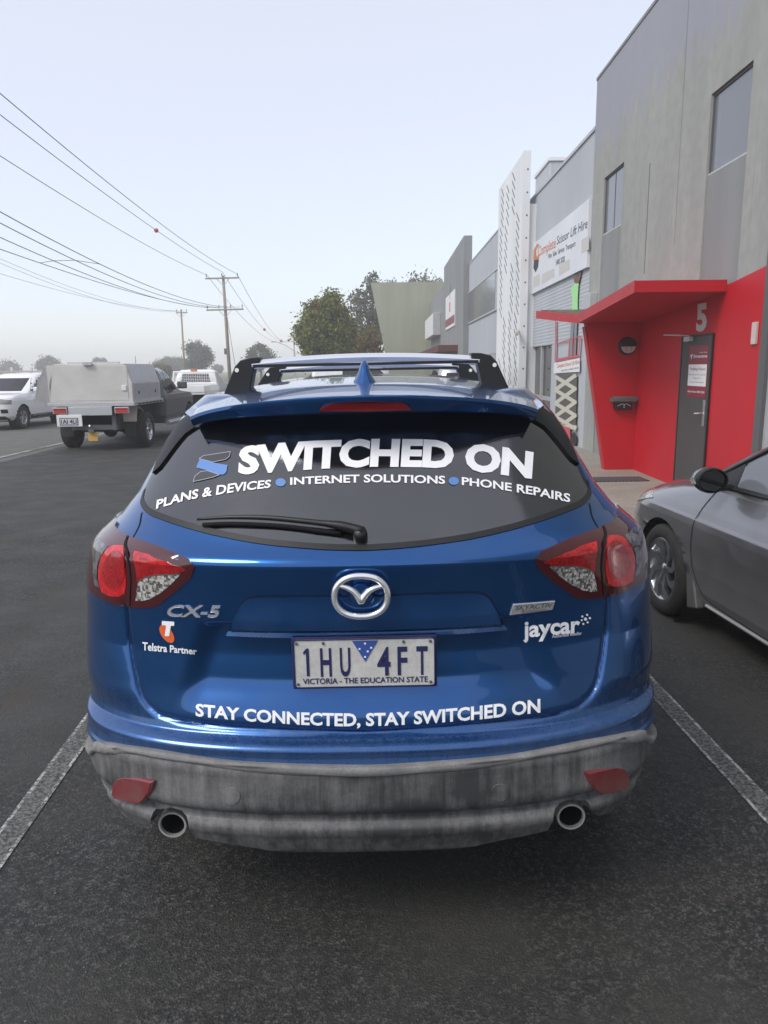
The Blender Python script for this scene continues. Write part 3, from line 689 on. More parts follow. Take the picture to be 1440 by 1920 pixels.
# ---- roof bars
def roof_z(x, Y):
    h = RBV.ray_cast(Vector((x, Y, 3)), Vector((0, 0, -1))); return h[0].z if h[0] else 1.6
for (Y, top) in ((2.74, 1.714), (3.47, 1.693)):
    bar = thing('roof_bar', 'silver roof rack bar with black feet on the blue SUV, ' + ('above the antenna fin' if Y < 3 else 'towards the windscreen'), 'roof rack', (0, Y, 0)); stand(bar, (0, Y, 0))
    xs = np.linspace(-0.405, 0.405, 25); prof = [(-0.038, 0.004), (-0.03, 0.014), (0.0, 0.019), (0.03, 0.014), (0.038, 0.002), (0.03, -0.012), (-0.034, -0.012)]
    G = np.array([[(x, Y+a, top-0.018*(x/0.405)**2+b) for a, b in prof+[prof[0]]] for x in xs])
    mb = MB().grid(G); mb.f = [f[::-1] for f in mb.f]; mb.build('cross_bar', 'bar_alu', bar, off=(0, Y, 0), auto=50)
    MB().box(-0.40, 0.40, Y-0.0395, Y-0.0385, top-0.024, top-0.014).build('rubber_strip', 'black_plastic', bar, off=(0, Y, 0))
    for s in (-1, 1):
        z0 = roof_z(s*0.49, Y)-0.004
        f = [(0.375, top+0.012), (0.41, top+0.0105), (0.445, top+0.002), (0.466, top-0.02), (0.508, z0+0.006), (0.512, z0-0.010), (0.432, z0+0.002), (0.415, z0+0.012), (0.398, top-0.028), (0.378, top-0.022), (0.375, top-0.021)]
        fo = MB().prism([(s*x, Y-0.036, z) for x, z in f][::s], (0, 0.072, 0)).build('foot', 'black_plastic', bar, off=(0, Y, 0), bev=0.006)
        MB().lathe([(0.0, -0.002), (0.0075, -0.002), (0.0085, 0.002)], (s*0.458, Y-0.037, top-0.032), (0, 1, 0), 16).build('lock', 'chrome', fo, off=(0, Y, 0))
# ---- antenna fin
bz = roof_z(0, 2.50)
fin = []
for k, (h, w2, l0, l1) in enumerate([(-0.004, 0.040, -0.066, 0.10), (0.004, 0.037, -0.060, 0.09), (0.016, 0.029, -0.050, 0.07), (0.032, 0.0205, -0.038, 0.05), (0.052, 0.0145, -0.026, 0.025), (0.062, 0.009, -0.016, 0.006), (0.067, 0.003, -0.009, -0.001)]):
    fin.append([(w2*math.sin(a)*(1.0 if math.cos(a) < 0 else 0.9), 2.50+(l0 if math.cos(a) < 0 else l1)*abs(math.cos(a)), bz+h) for a in np.linspace(0, 2*math.pi, 25)])
mb = MB().grid(np.array(fin)); mb.f = [f[::-1] for f in mb.f]+[tuple(range(150, 174))]; mb.build('antenna_fin', 'blue_paint_clean', car, off=COFF, smooth=True)

# ---- rear wiper
wp = [(378, 983), (420, 980), (470, 979), (520, 981), (580, 987), (630, 993), (660, 999), (682, 1006)]
pw = []
for p in smooth_pts(wp, 30):
    h = hit(*p); pw.append(h[0]+h[1]*0.026)
hw = np.interp(np.linspace(0, 1, 30), [0, 0.3, 0.75, 0.85, 1.0], [0.004, 0.0068, 0.0082, 0.0125, 0.013])
MB().tube(pw, list(hw), 10).build('wiper_arm', 'black_plastic', car, off=COFF, smooth=True)
pb = []
for p in smooth_pts([(384, 988), (430, 986), (480, 987), (540, 991), (600, 999), (640, 1004)], 20):
    h = hit(*p); pb.append(h[0]+h[1]*0.011)
MB().tube(pb, 0.006, 8).build('wiper_blade', 'black_gap', car, off=COFF, smooth=True)
h = hit(676, 1008); MB().lathe([(0.0, 0.036), (0.014, 0.034), (0.019, 0.026), (0.02, -0.004)], h[0], h[1], 20).build('wiper_pivot', 'black_plastic', car, off=COFF, smooth=True)

# ---- lettering on glass and paint
def surf_px(px, py, off):
    h = hit(px, py); return h[0]+h[1]*off
def decal(name, key, top, bot, off, mat, slant=0.0, x0=None, x1=None):
    u, v, f = text_uv(key); tp, bt = np.array(top), np.array(bot)
    x0 = x0 if x0 is not None else top[0][0]; x1 = x1 if x1 is not None else top[-1][0]; m = MB()
    for a, b in zip(u, v):
        x = x0+(x1-x0)*a; yt = np.interp(x, tp[:, 0], tp[:, 1]); yb = np.interp(x, bt[:, 0], bt[:, 1])
        m.v.append(tuple(surf_px(x+slant*(b-0.5), yb+(yt-yb)*b, off)))
    m.f = f; return m.build(name, mat, car, off=COFF)
def decal_poly(name, pts, off, mat, parent=None):
    m = MB(); pts = list(pts)
    ov, oe, of, *_ = delaunay_2d_cdt([Vector(p) for p in pts], [(i, (i+1) % len(pts)) for i in range(len(pts))], [], 2, 1e-6)
    m.v = [tuple(surf_px(p[0], p[1], off)) for p in ov]; m.f = [tuple(f) for f in of]
    return m.build(name, mat, parent or car, off=COFF)
GO = 0.0062
decal('window_lettering', 'SWITCHED ON', [(449, 843), (520, 836), (600, 831), (700, 828), (800, 829), (880, 836), (940, 843), (997, 853)],
      [(449, 889), (520, 884), (600, 878), (700, 874), (800, 875), (880, 882), (940, 889), (997, 897)], GO, 'decal_white', slant=3)
decal('window_lettering', 'PLANS & DEVICES', [(296, 940), (350, 924), (400, 914), (450, 907), (509, 902)], [(296, 956), (350, 940), (400, 931), (450, 923), (509, 916)], GO, 'decal_white', slant=2)
decal('window_lettering', 'INTERNET SOLUTIONS', [(545, 898), (640, 893), (720, 892), (834, 895)], [(545, 911), (640, 907), (720, 906), (834, 909)], GO, 'decal_white')
decal('window_lettering', 'PHONE REPAIRS', [(865, 897), (920, 903), (1000, 915), (1067, 929)], [(865, 911), (920, 917), (1000, 930), (1067, 944)], GO, 'decal_white')
for cx, cy in ((527, 906.5), (850, 904)): decal_poly('window_dot', oval(cx, cy, 9.5, 7.5, 28), GO, 'decal_blue')
G7 = lambda x, y: (260+x*0.31944, 760+y*0.31944)
dens = lambda p: [tuple(x) for x in resample(p+[p[0]], 60)][:-1]
def logo_edge(p):
    p = resample(p+[p[0]], 90); t = np.gradient(p, axis=0); t /= np.linalg.norm(t, axis=1, keepdims=True)+1e-9; n2 = np.stack([-t[:, 1], t[:, 0]], -1)*0.55
    MB().grid(np.array([[tuple(surf_px(*(a+b), GO+0.0006)), tuple(surf_px(*(a-b), GO+0.0006))] for a, b in zip(p, n2)])).build('logo_outline', 'decal_outline', car, off=COFF)
for pts, mt in (([(362, 320), (388, 303), (460, 292), (545, 279), (538, 308), (515, 326), (440, 341), (400, 330)], 'decal_grey'),
                ([(364, 323), (345, 372), (410, 389), (480, 413), (505, 413), (520, 398), (527, 358), (480, 350), (440, 342), (400, 331)], 'decal_blue'),
                ([(327, 455), (338, 422), (372, 396), (410, 391), (480, 415), (440, 430), (380, 444)], 'decal_grey')):
    pp = [G7(*p) for p in pts]; decal_poly('logo_piece', dens(pp), GO, mt); 
    if mt == 'decal_grey': logo_edge(pp)
PO = 0.0045
decal('tailgate_lettering', 'STAY', [(368, 1320), (470, 1330), (560, 1336), (640, 1338), (720, 1337), (800, 1333), (900, 1324), (1012, 1311)],
      [(368, 1341), (470, 1351), (560, 1357), (640, 1360), (720, 1359), (800, 1355), (900, 1347), (1012, 1334)], PO, 'decal_white')
decal('tailgate_lettering', 'Telstra Partner', [(269, 1203), (369, 1214)], [(269, 1218), (369, 1226)], PO, 'decal_white')
tpt = [A(*p) for p in [(750, 1044), (868, 1052), (866, 1092), (836, 1090), (818, 1192), (776, 1190), (790, 1088), (748, 1084)]]
decal_poly('partner_logo', [A(*q) for q in oval(795, 1170, 52, 100, 40, rot=-0.62)], PO, 'decal_orange'); decal_poly('partner_logo', dens(tpt), PO+0.001, 'decal_white')
decal('tailgate_lettering', 'jaycar', [(981, 1164), (1086, 1154)], [(981, 1193), (1086, 1184)], PO, 'decal_white')
decal('tailgate_lettering', 'Authorised', [(1034, 1189), (1089, 1183)], [(1034, 1195), (1089, 1189)], PO, 'decal_white')
for dx, dy, r in ((0, 0, 3.0), (-6, -5, 2), (3, -8, 2), (8, -2, 2.2), (4, 6, 2), (-4, 9, 2), (-7, 2, 1.8)):
    decal_poly('logo_dot', oval(1096+dx, 1160+dy, r, r, 14), PO, 'decal_white')
# chrome model letters, badge and emblem
def raised(name, key, top, bot, hgt, mat, slant=0.0):
    u, v, f = text_uv(key); tp, bt = np.array(top), np.array(bot); lo, hi = [], []
    for a, b in zip(u, v):
        x = top[0][0]+(top[-1][0]-top[0][0])*a; yt = np.interp(x, tp[:, 0], tp[:, 1]); yb = np.interp(x, bt[:, 0], bt[:, 1]); q = (x+slant*(b-0.5), yb+(yt-yb)*b)
        h = hit(*q); lo.append(h[0]+h[1]*0.001); hi.append(h[0]+h[1]*hgt)
    m = MB(); n = len(lo); m.v = [tuple(p) for p in hi+lo]; m.f = list(f); cnt = {}
    for ff in f:
        for i in range(len(ff)): e = (ff[i], ff[(i+1) % len(ff)]); cnt.setdefault(tuple(sorted(e)), []).append(e)
    m.f += [(e[0][0], e[0][1], e[0][1]+n, e[0][0]+n) for e in cnt.values() if len(e) == 1]
    return m.build(name, mat, car, off=COFF, bev=0.0012)
raised('model_lettering', 'CX-5', [(316, 1134), (413, 1135)], [(314, 1154), (413, 1156)], 0.006, 'badge_chrome', slant=6)
bd = [(961, 1131), (1039, 1125), (1034, 1142), (954, 1152)]
hh = [hit(*p) for p in bd]; mb = MB(); up = [h[0]+h[1]*0.008 for h in hh]; dn = [h[0] for h in hh]
mb.add(up+dn, [(3, 2, 1, 0)]+[(i, (i+1) % 4, 4+(i+1) % 4, 4+i) for i in range(4)]); badge = mb.build('badge', 'badge_chrome', car, off=COFF, bev=0.002)
for key, tp, bt, x0, x1 in (('SKYACTIV', [(964, 1133), (1033, 1127)], [(963, 1142), (1032, 1136)], 965, 1032), ('TECHNOLOGY', [(974, 1143), (1020, 1139)], [(974, 1147), (1020, 1143)], 974, 1020)):
    u, v, f = text_uv(key); m = MB(); 
    for a, b in zip(u, v):
        x = x0+(x1-x0)*a; yt = np.interp(x, *np.array(tp).T); yb = np.interp(x, *np.array(bt).T); m.v.append(tuple(surf_px(x+3*(b-0.5), yb+(yt-yb)*b, 0.0105)))
    m.f = f; m.build('badge_lettering', 'ink_dark', badge, off=COFF)
EP = 0.030                      # the emblem stands clear of the handle bar
def esurf(px, py, off): h = hit(px, min(py, 1112)); c = atY(px, py, hit(677, 1100)[0].y-off); return c
ec = esurf(677, 1118, EP)
rg = [esurf(677+50*math.copysign(abs(math.cos(a))**0.88, math.cos(a)), 1118+38*math.copysign(abs(math.sin(a))**0.9, math.sin(a)), EP) for a in np.linspace(0, 2*math.pi, 49)]
emb = MB().tube(rg, [0.0088]*49, 10, cap=False).build('emblem', 'badge_chrome', car, off=COFF, smooth=True)
wing = smooth_pts([(632, 1098), (650, 1102), (664, 1110), (673, 1121), (677, 1128), (681, 1121), (690, 1110), (704, 1102), (722, 1098)], 40)
MB().tube([esurf(p[0], p[1], EP+0.002) for p in wing], list(np.interp(np.linspace(0, 1, 40), [0, 0.2, 0.5, 0.8, 1], [0.0045, 0.0078, 0.0105, 0.0078, 0.0045])), 8).build('emblem_wing', 'badge_chrome', emb, off=COFF, smooth=True)
MB().lathe([(0.0, 0.0), (0.030, 0.0), (0.036, 0.012), (0.036, 0.05)], ec+Vector((0, 0.002, 0)), (0, 1, 0), 24).build('emblem_boss', 'blue_paint_clean', emb, off=COFF, auto=30)

# ---- number plate
pc = (atY(554, 1200, 1.925)+atY(812, 1197, 1.925)+atY(812, 1284, 1.925)+atY(556, 1289, 1.925))/4
PW, PH = 0.372*1.03, 0.134*1.02
plate = MB(); pr = []
for cx, cz, a0 in ((1, 1, 0), (-1, 1, 90), (-1, -1, 180), (1, -1, 270)):
    for k in range(5): a = R(a0+22.5*k); pr.append((pc.x+cx*(PW/2-0.008)+0.008*math.cos(a), pc.y, pc.z+cz*(PH/2-0.008)+0.008*math.sin(a)))
plate.prism(pr[::-1], (0, 0.006, 0)); plate.f = [f[::-1] for f in plate.f]
pl = plate.build('number_plate', 'plate_white', car, off=COFF)
MB().box(pc.x-PW/2-0.007, pc.x+PW/2+0.007, pc.y+0.004, pc.y+0.012, pc.z-PH/2-0.007, pc.z+PH/2+0.007).build('plate_frame', 'plate_navy', pl, off=COFF, bev=0.003)
loop = [Vector(p) for p in pr]; loop.append(loop[0])
MB().tube([p+Vector((0, -0.001, 0)) for p in loop], 0.0016, 6, cap=False).build('plate_rim', 'plate_navy', pl, off=COFF)
def pzz(a, b, o=0.0015): return (pc.x+(a-0.5)*PW, pc.y-o, pc.z+(b-0.5)*PH)
def on_plate(name, key, u0, u1, v0, v1, mat, off=0.0015):
    u, v, f = text_uv(key); v = v/max(1e-6, v.max() if key not in ('VIC',) else 1.0); m = MB()
    m.v = [(pc.x+(-0.5+u0+(u1-u0)*a)*PW, pc.y-off, pc.z+(-0.5+v0+(v1-v0)*b)*PH) for a, b in zip(u, v)]; m.f = f
    return m.build(name, mat, pl, off=COFF)
MB().add([pzz(*q) for q in [(0.085, 0.24), (0.106, 0.24), (0.106, 0.83), (0.088, 0.83), (0.064, 0.745), (0.070, 0.69), (0.085, 0.74)]], [tuple(range(7))]).build('plate_lettering', 'plate_navy', pl, off=COFF)
for key, a, b in (('H', 0.185, 0.265), ('U', 0.325, 0.40), ('4', 0.59, 0.685), ('F', 0.735, 0.805), ('T', 0.87, 0.95)): on_plate('plate_lettering', key, a, b, 0.24, 0.83, 'plate_navy')
on_plate('plate_lettering', 'VIC', 0.055, 0.95, 0.075, 0.19, 'plate_navy')
pz = lambda a, b, o=0.0015: (pc.x+(a-0.5)*PW, pc.y-o, pc.z+(b-0.5)*PH)
MB().add([pz(0.415, 0.97), pz(0.60, 0.97), pz(0.507, 0.52)], [(0, 1, 2)]).build('plate_triangle', 'plate_blue', pl, off=COFF)
for a, b in ((0.507, 0.91), (0.467, 0.80), (0.55, 0.82), (0.525, 0.745), (0.505, 0.63)):
    MB().add([pz(a+0.010*math.cos(k*0.785)*(1 if k % 2 else 0.6), b+0.028*math.sin(k*0.785)*(1 if k % 2 else 0.6), 0.002) for k in range(8)], [tuple(range(8))]).build('plate_star', 'decal_white', pl, off=COFF)
for a, b in ((0.02, 0.93), (0.97, 0.93), (0.02, 0.07), (0.97, 0.07), (0.21, 0.93), (0.78, 0.93)):
    MB().lathe([(0.0, -0.002), (0.004, -0.0015), (0.0042, 0.001)], pz(a, b), (0, 1, 0), 10).build('plate_screw', 'steel_dark', pl, off=COFF)

# ---- wheels
def wheel_proto(r, wd, spokes, rim_mat='brushed_alu', twist=0.35, parent=None, name='wheel', rr=0.66):
    # axle along x, outer face towards +x, centred on the origin
    root = MB().lathe([(r*rr*0.98, -wd*0.45), (r*0.80, -wd/2), (r*0.93, -wd*0.47), (r, -wd*0.36), (r, wd*0.36), (r*0.93, wd*0.47), (r*0.80, wd/2), (r*rr*1.03, wd*0.46), (r*rr*0.98, wd*0.40)], (0, 0, 0), (1, 0, 0), 48).build(name, 'rubber', parent, smooth=True)
    MB().lathe([(r*rr*1.0, wd*0.42), (r*rr*0.96, wd*0.44), (r*rr*0.90, wd*0.34), (r*rr*0.88, -wd*0.40)], (0, 0, 0), (1, 0, 0), 40).build('rim', rim_mat, root, smooth=True)
    MB().lathe([(0.0, -wd*0.05), (r*rr*0.89, -wd*0.05)], (0, 0, 0), (1, 0, 0), 32).build('brake_disc', 'underbody', root)
    m = MB(); R0, R1 = r*rr*0.15, r*rr*0.95
    for k in range(spokes):
        a = 2*math.pi*k/spokes; da = math.pi/spokes
        P = lambda rad, ang, xx: (xx, rad*math.cos(ang), rad*math.sin(ang))
        f = [P(R0, a-da*0.75, wd*0.30), P(R0, a+da*0.75, wd*0.30), P((R0+R1)*0.55, a+twist*0.5+da*0.32, wd*0.37), P(R1, a+twist+da*0.72, wd*0.41), P(R1, a+twist-da*0.35, wd*0.41), P((R0+R1)*0.55, a+twist*0.5-da*0.42, wd*0.37)]
        b = [(x-wd*0.10, y, z) for x, y, z in f]; m.add(f+b, [tuple(range(6)), tuple(range(6, 12))[::-1]]+[(i, 6+i, 6+(i+1) % 6, (i+1) % 6) for i in range(6)])
    m.build('spoke_face', rim_mat, root)
    MB().lathe([(0.0, wd*0.36), (R0*0.9, wd*0.35), (R0*1.25, wd*0.30), (R0*1.3, wd*0.2)], (0, 0, 0), (1, 0, 0), 20).build('hub_cap', rim_mat, root, auto=40)
    return root
def put_wheel(proto, parent, loc, side, first):
    wv = proto if first else copy_tree(proto); wv.parent = parent; wv.location = loc; wv.rotation_euler = (0, 0, 0 if side > 0 else math.pi); return wv
wp0 = wheel_proto(0.355, 0.23, 5, twist=0.0)
first = True
for s in (-1, 1):
    for yy in (2.80, 5.50): put_wheel(wp0, car, (s*0.795, yy-CARY, 0.355), s, first); first = False
# ---- side windows and mirrors of the blue car
for s in (-1, 1):
    m = MB(); Y = np.linspace(2.75, 4.75, 30); G = []
    for y in Y:
        t0, t1 = 1.10+0.06*(4.75-y)/2, min(1.52, 1.12+max(0.0, 4.78-y)*1.1)
        t1 = min(t1, 1.16+max(0.0, y-2.62)*0.9); row = []
        for z in np.linspace(t0, max(t1, t0+0.01), 8):
            Wv = float(btab(z)[1])+0.012+0.004; row.append((s*Wv, y, z))
        G.append(row)
    g = MB().grid(np.array(G)); 
    if s > 0: pass
    g.build('side_window', 'dark_glass', car, off=COFF, smooth=True)
    MB().lathe([(0.0, -0.03), (0.07, -0.02), (0.085, 0.02), (0.07, 0.09), (0.0, 0.13)], (s*0.985, 4.62, 1.10), (0, 1, 0.1), 20).build('door_mirror', 'blue_paint_clean', car, off=COFF, smooth=True)

ray, CP = world_ray, world_CP
# ================================================================ ground
FROT = R(-0.9); FO = Vector((4.2, 12.0, 0.0)); FM = Matrix.Translation(FO) @ Matrix.Rotation(FROT, 4, 'Z'); FI = FM.inverted()
def fac(px, py, lx=0.0):       # photo pixel -> (along, up) on a plane parallel to the shop fronts
    a = FI @ CP; d = FI.to_3x3() @ ray(px, py); p = a+d*((lx-a.x)/d.x); return p.y, p.z
def facY(px, py, ly):          # photo pixel -> (across, up) on a plane square to the shop fronts
    a = FI @ CP; d = FI.to_3x3() @ ray(px, py); p = a+d*((ly-a.y)/d.y); return p.x, p.z
def sheet(name, x0, x1, y0, y1, z, mat, nx=1, ny=1):
    X, Y = np.meshgrid(np.linspace(x0, x1, nx+1), np.linspace(y0, y1, ny+1)); return struct(MB().grid(np.stack([X, Y, 0*X+z], -1)).build(name, mat))
sheet('ground', -420, 420, -60, 640, -0.02, 'grass_far')
sheet('car_park', -7.0, 60, -30, 120, 0.0, 'asphalt')
sheet('gravel_verge', -60, -7.0, -30, 120, -0.006, 'gravel')
# painted bay lines: a pale worn middle between two crisper edges
def paint_line(name, a, b, wdt, worn=True):
    a, b = Vector(a), Vector(b); t = (b-a).normalized(); n = Vector((-t.y, t.x, 0)); o = None
    for (p, q, mt) in ((-0.5, -0.36, 'line_paint'), (-0.36, 0.36, 'line_paint_worn'), (0.36, 0.5, 'line_paint')) if worn else ((-0.5, 0.5, 'line_paint'),):
        m = MB().add([a+n*wdt*p+Vector((0, 0, .004)), b+n*wdt*p+Vector((0, 0, .004)), b+n*wdt*q+Vector((0, 0, .004)), a+n*wdt*q+Vector((0, 0, .004))], [(0, 3, 2, 1)])
        c = m.build(name if o is None else 'line_band', mt, o); o = o or struct(c)
    return o
def ext(p, q, t0, t1): p, q = atZ(*p), atZ(*q); return p+(q-p)*t0, p+(q-p)*t1
a, b = ext((20, 1565), (150, 1384), -2.0, 5.5); paint_line('parking_line', a, b, 0.105)
a, b = ext((1432, 1512), (1226, 1292), -3.0, 3.0); paint_line('parking_line', a, b, 0.10)
la = atZ(0, 858); lb = atZ(185, 815); paint_line('edge_line', la-(lb-la)*0.5, la+(lb-la)*6, 0.12, False)
# concrete footpath along the shops
MB().box(1.25, 4.35, 6.75, 17.0, -0.05, 0.055).build('footpath', 'footpath', bev=0.01); fp = bpy.data.objects['footpath']; struct(fp)
struct(MB().box(4.0, 4.6, -8, 6.75, -0.05, 0.055).build('footpath', 'footpath', bev=0.01))
struct(MB().box(3.3, 4.9, 17.0, 60, -0.05, 0.05).build('footpath', 'footpath', bev=0.01))
for yj in (8.4, 10.2, 12.0, 13.8, 15.4): MB().box(1.26, 4.3, yj-0.006, yj+0.006, 0.052, 0.0562).build('joint', 'concrete_dark', fp)
gm = MB(); g_ = np.random.default_rng(3)      # loose grit and chips lying on the asphalt
for k in range(900):
    x_, y_, s_ = g_.uniform(-3.2, 3.2), g_.uniform(0.75, 6.5), 0.0018+0.0045*g_.random()**4
    a_ = g_.uniform(0, 6.28); c_, d_ = math.cos(a_), math.sin(a_)
    if -0.95 < x_ < 0.95 and y_ > 1.9: continue
    gm.add([(x_+c_*s_*1.4, y_+d_*s_*1.4, 0.001), (x_-d_*s_, y_+c_*s_, 0.001), (x_-c_*s_*1.3, y_-d_*s_*1.3, 0.001), (x_+d_*s_, y_-c_*s_, 0.001), (x_, y_, 0.001+s_), (x_, y_, -0.002)], [(0, 1, 4), (1, 2, 4), (2, 3, 4), (3, 0, 4), (1, 0, 5), (2, 1, 5), (3, 2, 5), (0, 3, 5)])
tag(gm.build('loose_grit', 'gravel'), 'tiny loose stones scattered over the dark asphalt', 'grit', None, 'stuff')
gr = thing('drain_grate', 'dark steel drain grate in the footpath before the red entrance', 'grate', (0, 0, 0))
g0, g1 = atZ(1112, 901, 0.055), atZ(1203, 897, 0.055); gy = (g0.y+g1.y)/2
gr.location = ((g0.x+g1.x)/2, gy, 0.055); hw = (g1.x-g0.x)/2
MB().box(-hw, hw, -0.22, 0.22, -0.01, 0.006).build('pan', 'underbody', gr)
for k in range(15):
    x = -hw+2*hw*k/14; MB().box(x-0.012, x+0.012, -0.22, 0.22, 0.0062, 0.014).build('bar', 'steel_dark', gr)

# ================================================================ shop buildings on the right
def building(name, label, cat='building'): return thing(name, label, cat, FO, FROT)
def bx(name, mat, par, lx0, lx1, ly0, ly1, z0, z1, bev=0.0): return MB().box(lx0, lx1, ly0, ly1, z0, z1).build(name, mat, par, bev=bev)
def prismf(name, mat, par, pts, lx, depth, bev=0.0):   # pts (ly,z) polygon on plane lx, extruded into +x by depth
    return MB().prism([(lx, p[0], p[1]) for p in pts], (depth, 0, 0)).build(name, mat, par, bev=bev)
def text_fac(name, key, par, p00, p10, p01, lx, mat):  # lower-left, lower-right, upper-left pixels
    u, v, f = text_uv(key); a, b, c = [np.array(fac(*p, lx)) for p in (p00, p10, p01)]; m = MB()
    for s, t in zip(u, v): q = a+(b-a)*s+(c-a)*t; m.v.append((lx, q[0], q[1]))
    m.f = f; return m.build(name, mat, par)
# --- tall grey concrete unit with the red entrance
B5 = building('concrete_building', 'tall grey tilt-up concrete shop unit with red entrance and two upper windows')
cor_y = fac(1102, 600)[0]; topz = fac(1123, 148)[1]
def span(pts): q = [fac(*p) for p in pts]; return (q[0][0]+q[3][0])/2, (q[1][0]+q[2][0])/2, (q[2][1]+q[3][1])/2, (q[0][1]+q[1][1])/2   # TL TR BR BL
w1 = span([(1133, 332), (1170, 306), (1165, 422), (1129, 440)]); w2 = span([(1334, 175), (1414, 113), (1399, 288), (1324, 329)])
yend = -9.0-12.0
bays = [w1, w2]
bx('wall', 'concrete', B5, 0.0, 0.16, w1[0]+0.0, cor_y, 0.0, topz)
bx('wall', 'concrete', B5, 0.0, 0.16, w2[0]+0.0, w1[1]-0.0, 0.0, topz)
redr = fac(1431, 700)[0]
bx('wall', 'concrete', B5, 0.0, 0.16, redr, w2[1], 0.0, topz)
bx('wall', 'concrete', B5, 0.0, 0.16, yend, redr-3.2, 0.0, topz)
bx('wall', 'concrete', B5, 0.0, 0.16, redr-3.2, redr, 2.9, topz-0.001)
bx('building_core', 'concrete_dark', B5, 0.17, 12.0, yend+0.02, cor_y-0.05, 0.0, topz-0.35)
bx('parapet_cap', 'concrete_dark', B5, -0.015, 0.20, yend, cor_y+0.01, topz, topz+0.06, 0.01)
for k, (ya, yb, za, zb) in enumerate(bays):
    lo, hi = min(ya, yb), max(ya, yb)
    bx('wall', 'concrete', B5, 0.001, 0.16, lo, hi, zb, topz-0.001)
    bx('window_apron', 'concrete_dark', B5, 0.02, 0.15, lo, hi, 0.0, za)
    pn = bx('window', 'grey_glass', B5, 0.045, 0.06, lo+0.03, hi-0.03, za+0.02, zb-0.03)
    bx('frame', 'steel_dark', pn, 0.03, 0.12, lo, lo+0.03, za, zb); bx('frame', 'steel_dark', pn, 0.03, 0.12, hi-0.03, hi, za, zb); bx('frame', 'steel_dark', pn, 0.03, 0.12, lo+0.03, hi-0.03, zb-0.03, zb)
    bx('sill', 'galv', pn, 0.02, 0.10, lo+0.001, hi-0.001, za, za+0.02)
    if k == 0: bx('mullion', 'steel_dark', pn, 0.04, 0.08, (lo+hi)/2-0.012, (lo+hi)/2+0.012, za+0.02, zb-0.03)
j0, j1 = fac(1219, 306), fac(1212, 512); bx('panel_crack', 'steel_dark', B5, -0.004, 0.001, j0[0]-0.008, j0[0]+0.008, j1[1], j0[1])
for jy in (w2[0]+0.9,): bx('panel_joint', 'concrete_dark', B5, -0.002, 0.001, jy-0.012, jy+0.012, 3.3, topz-0.01)
# red wall face, fin and canopy
fin_y = FI @ Vector((0, 11.75, 0)); fy = fin_y.y
rw = [(redr, 0.03), (fy, 0.03), (fy, facY(1083, 598, fy-0.1)[1]), (fac(1368, 537)[0], fac(1368, 534)[1]), (redr, fac(1433, 499)[1])]
red = prismf('red_wall', 'red_paint', B5, rw[::-1], -0.025, 0.024)
fxo = [facY(1098, 612, fy), facY(1134, 888, fy)]
finp = [(fxo[0][0], fxo[0][1]+0.10), (0.0, fxo[0][1]+0.10), (0.0, 0.05), (fxo[1][0], 0.05)]
MB().prism([(p[0], fy, p[1]) for p in finp][::-1], (0, 0.16, 0)).build('red_fin', 'red_paint', B5, bev=0.006)
MB().prism([(p[0], fy+0.004, p[1]) for p in [(fxo[0][0]-0.012, fxo[0][1]), (fxo[0][0]+0.004, fxo[0][1]), (fxo[1][0]+0.004, 0.052), (fxo[1][0]-0.012, 0.052)]][::-1], (0, 0.15, 0)).build('fin_edge', 'red_edge', B5)
ny = fac(1368, 537)[0]; nxo = facY(1190, 537, ny); nz = nxo[1]
cxo = facY(1083, 598, fy-0.1)
tip = facY(1005, 590, fy+1.9)
TH = 0.13
def slab(name, pts, mat, parent):
    m = MB(); n = len(pts); m.add([(p[0], p[1], p[2]+TH/2) for p in pts]+[(p[0], p[1], p[2]-TH/2) for p in pts], [tuple(range(n)), tuple(range(n, 2*n))[::-1]]+[(i, n+i, n+(i+1) % n, (i+1) % n) for i in range(n)]); 
    return m.build(name, mat, parent)
can = slab('canopy', [(nxo[0], ny, nz), (-0.03, ny, nz), (-0.03, fy-0.1, cxo[1]), (cxo[0], fy-0.1, cxo[1])], 'red_paint', B5)
slab('canopy_wing', [(cxo[0], fy-0.1+0.001, cxo[1]), (-0.03, fy-0.1+0.001, cxo[1]), (-0.03, fy+1.9, tip[1]), (tip[0], fy+1.9, tip[1])], 'red_edge', can)
slab('canopy_top', [(cxo[0]+0.05, fy-0.05, cxo[1]+0.012), (-0.05, fy-0.05, cxo[1]+0.012), (-0.05, fy+1.8, tip[1]+0.008), (tip[0]+0.06, fy+1.8, tip[1]+0.008)], 'mossy', can)
MB().prism([(nxo[0]-0.004, ny-0.004, nz-TH/2-0.004), (nxo[0]-0.004, ny-0.004, nz+TH/2+0.004), (cxo[0]-0.004, fy-0.1, cxo[1]+TH/2+0.004), (cxo[0]-0.004, fy-0.1, cxo[1]-TH/2-0.004)], (0.003, 0, 0)).build('fascia', 'red_edge', can)
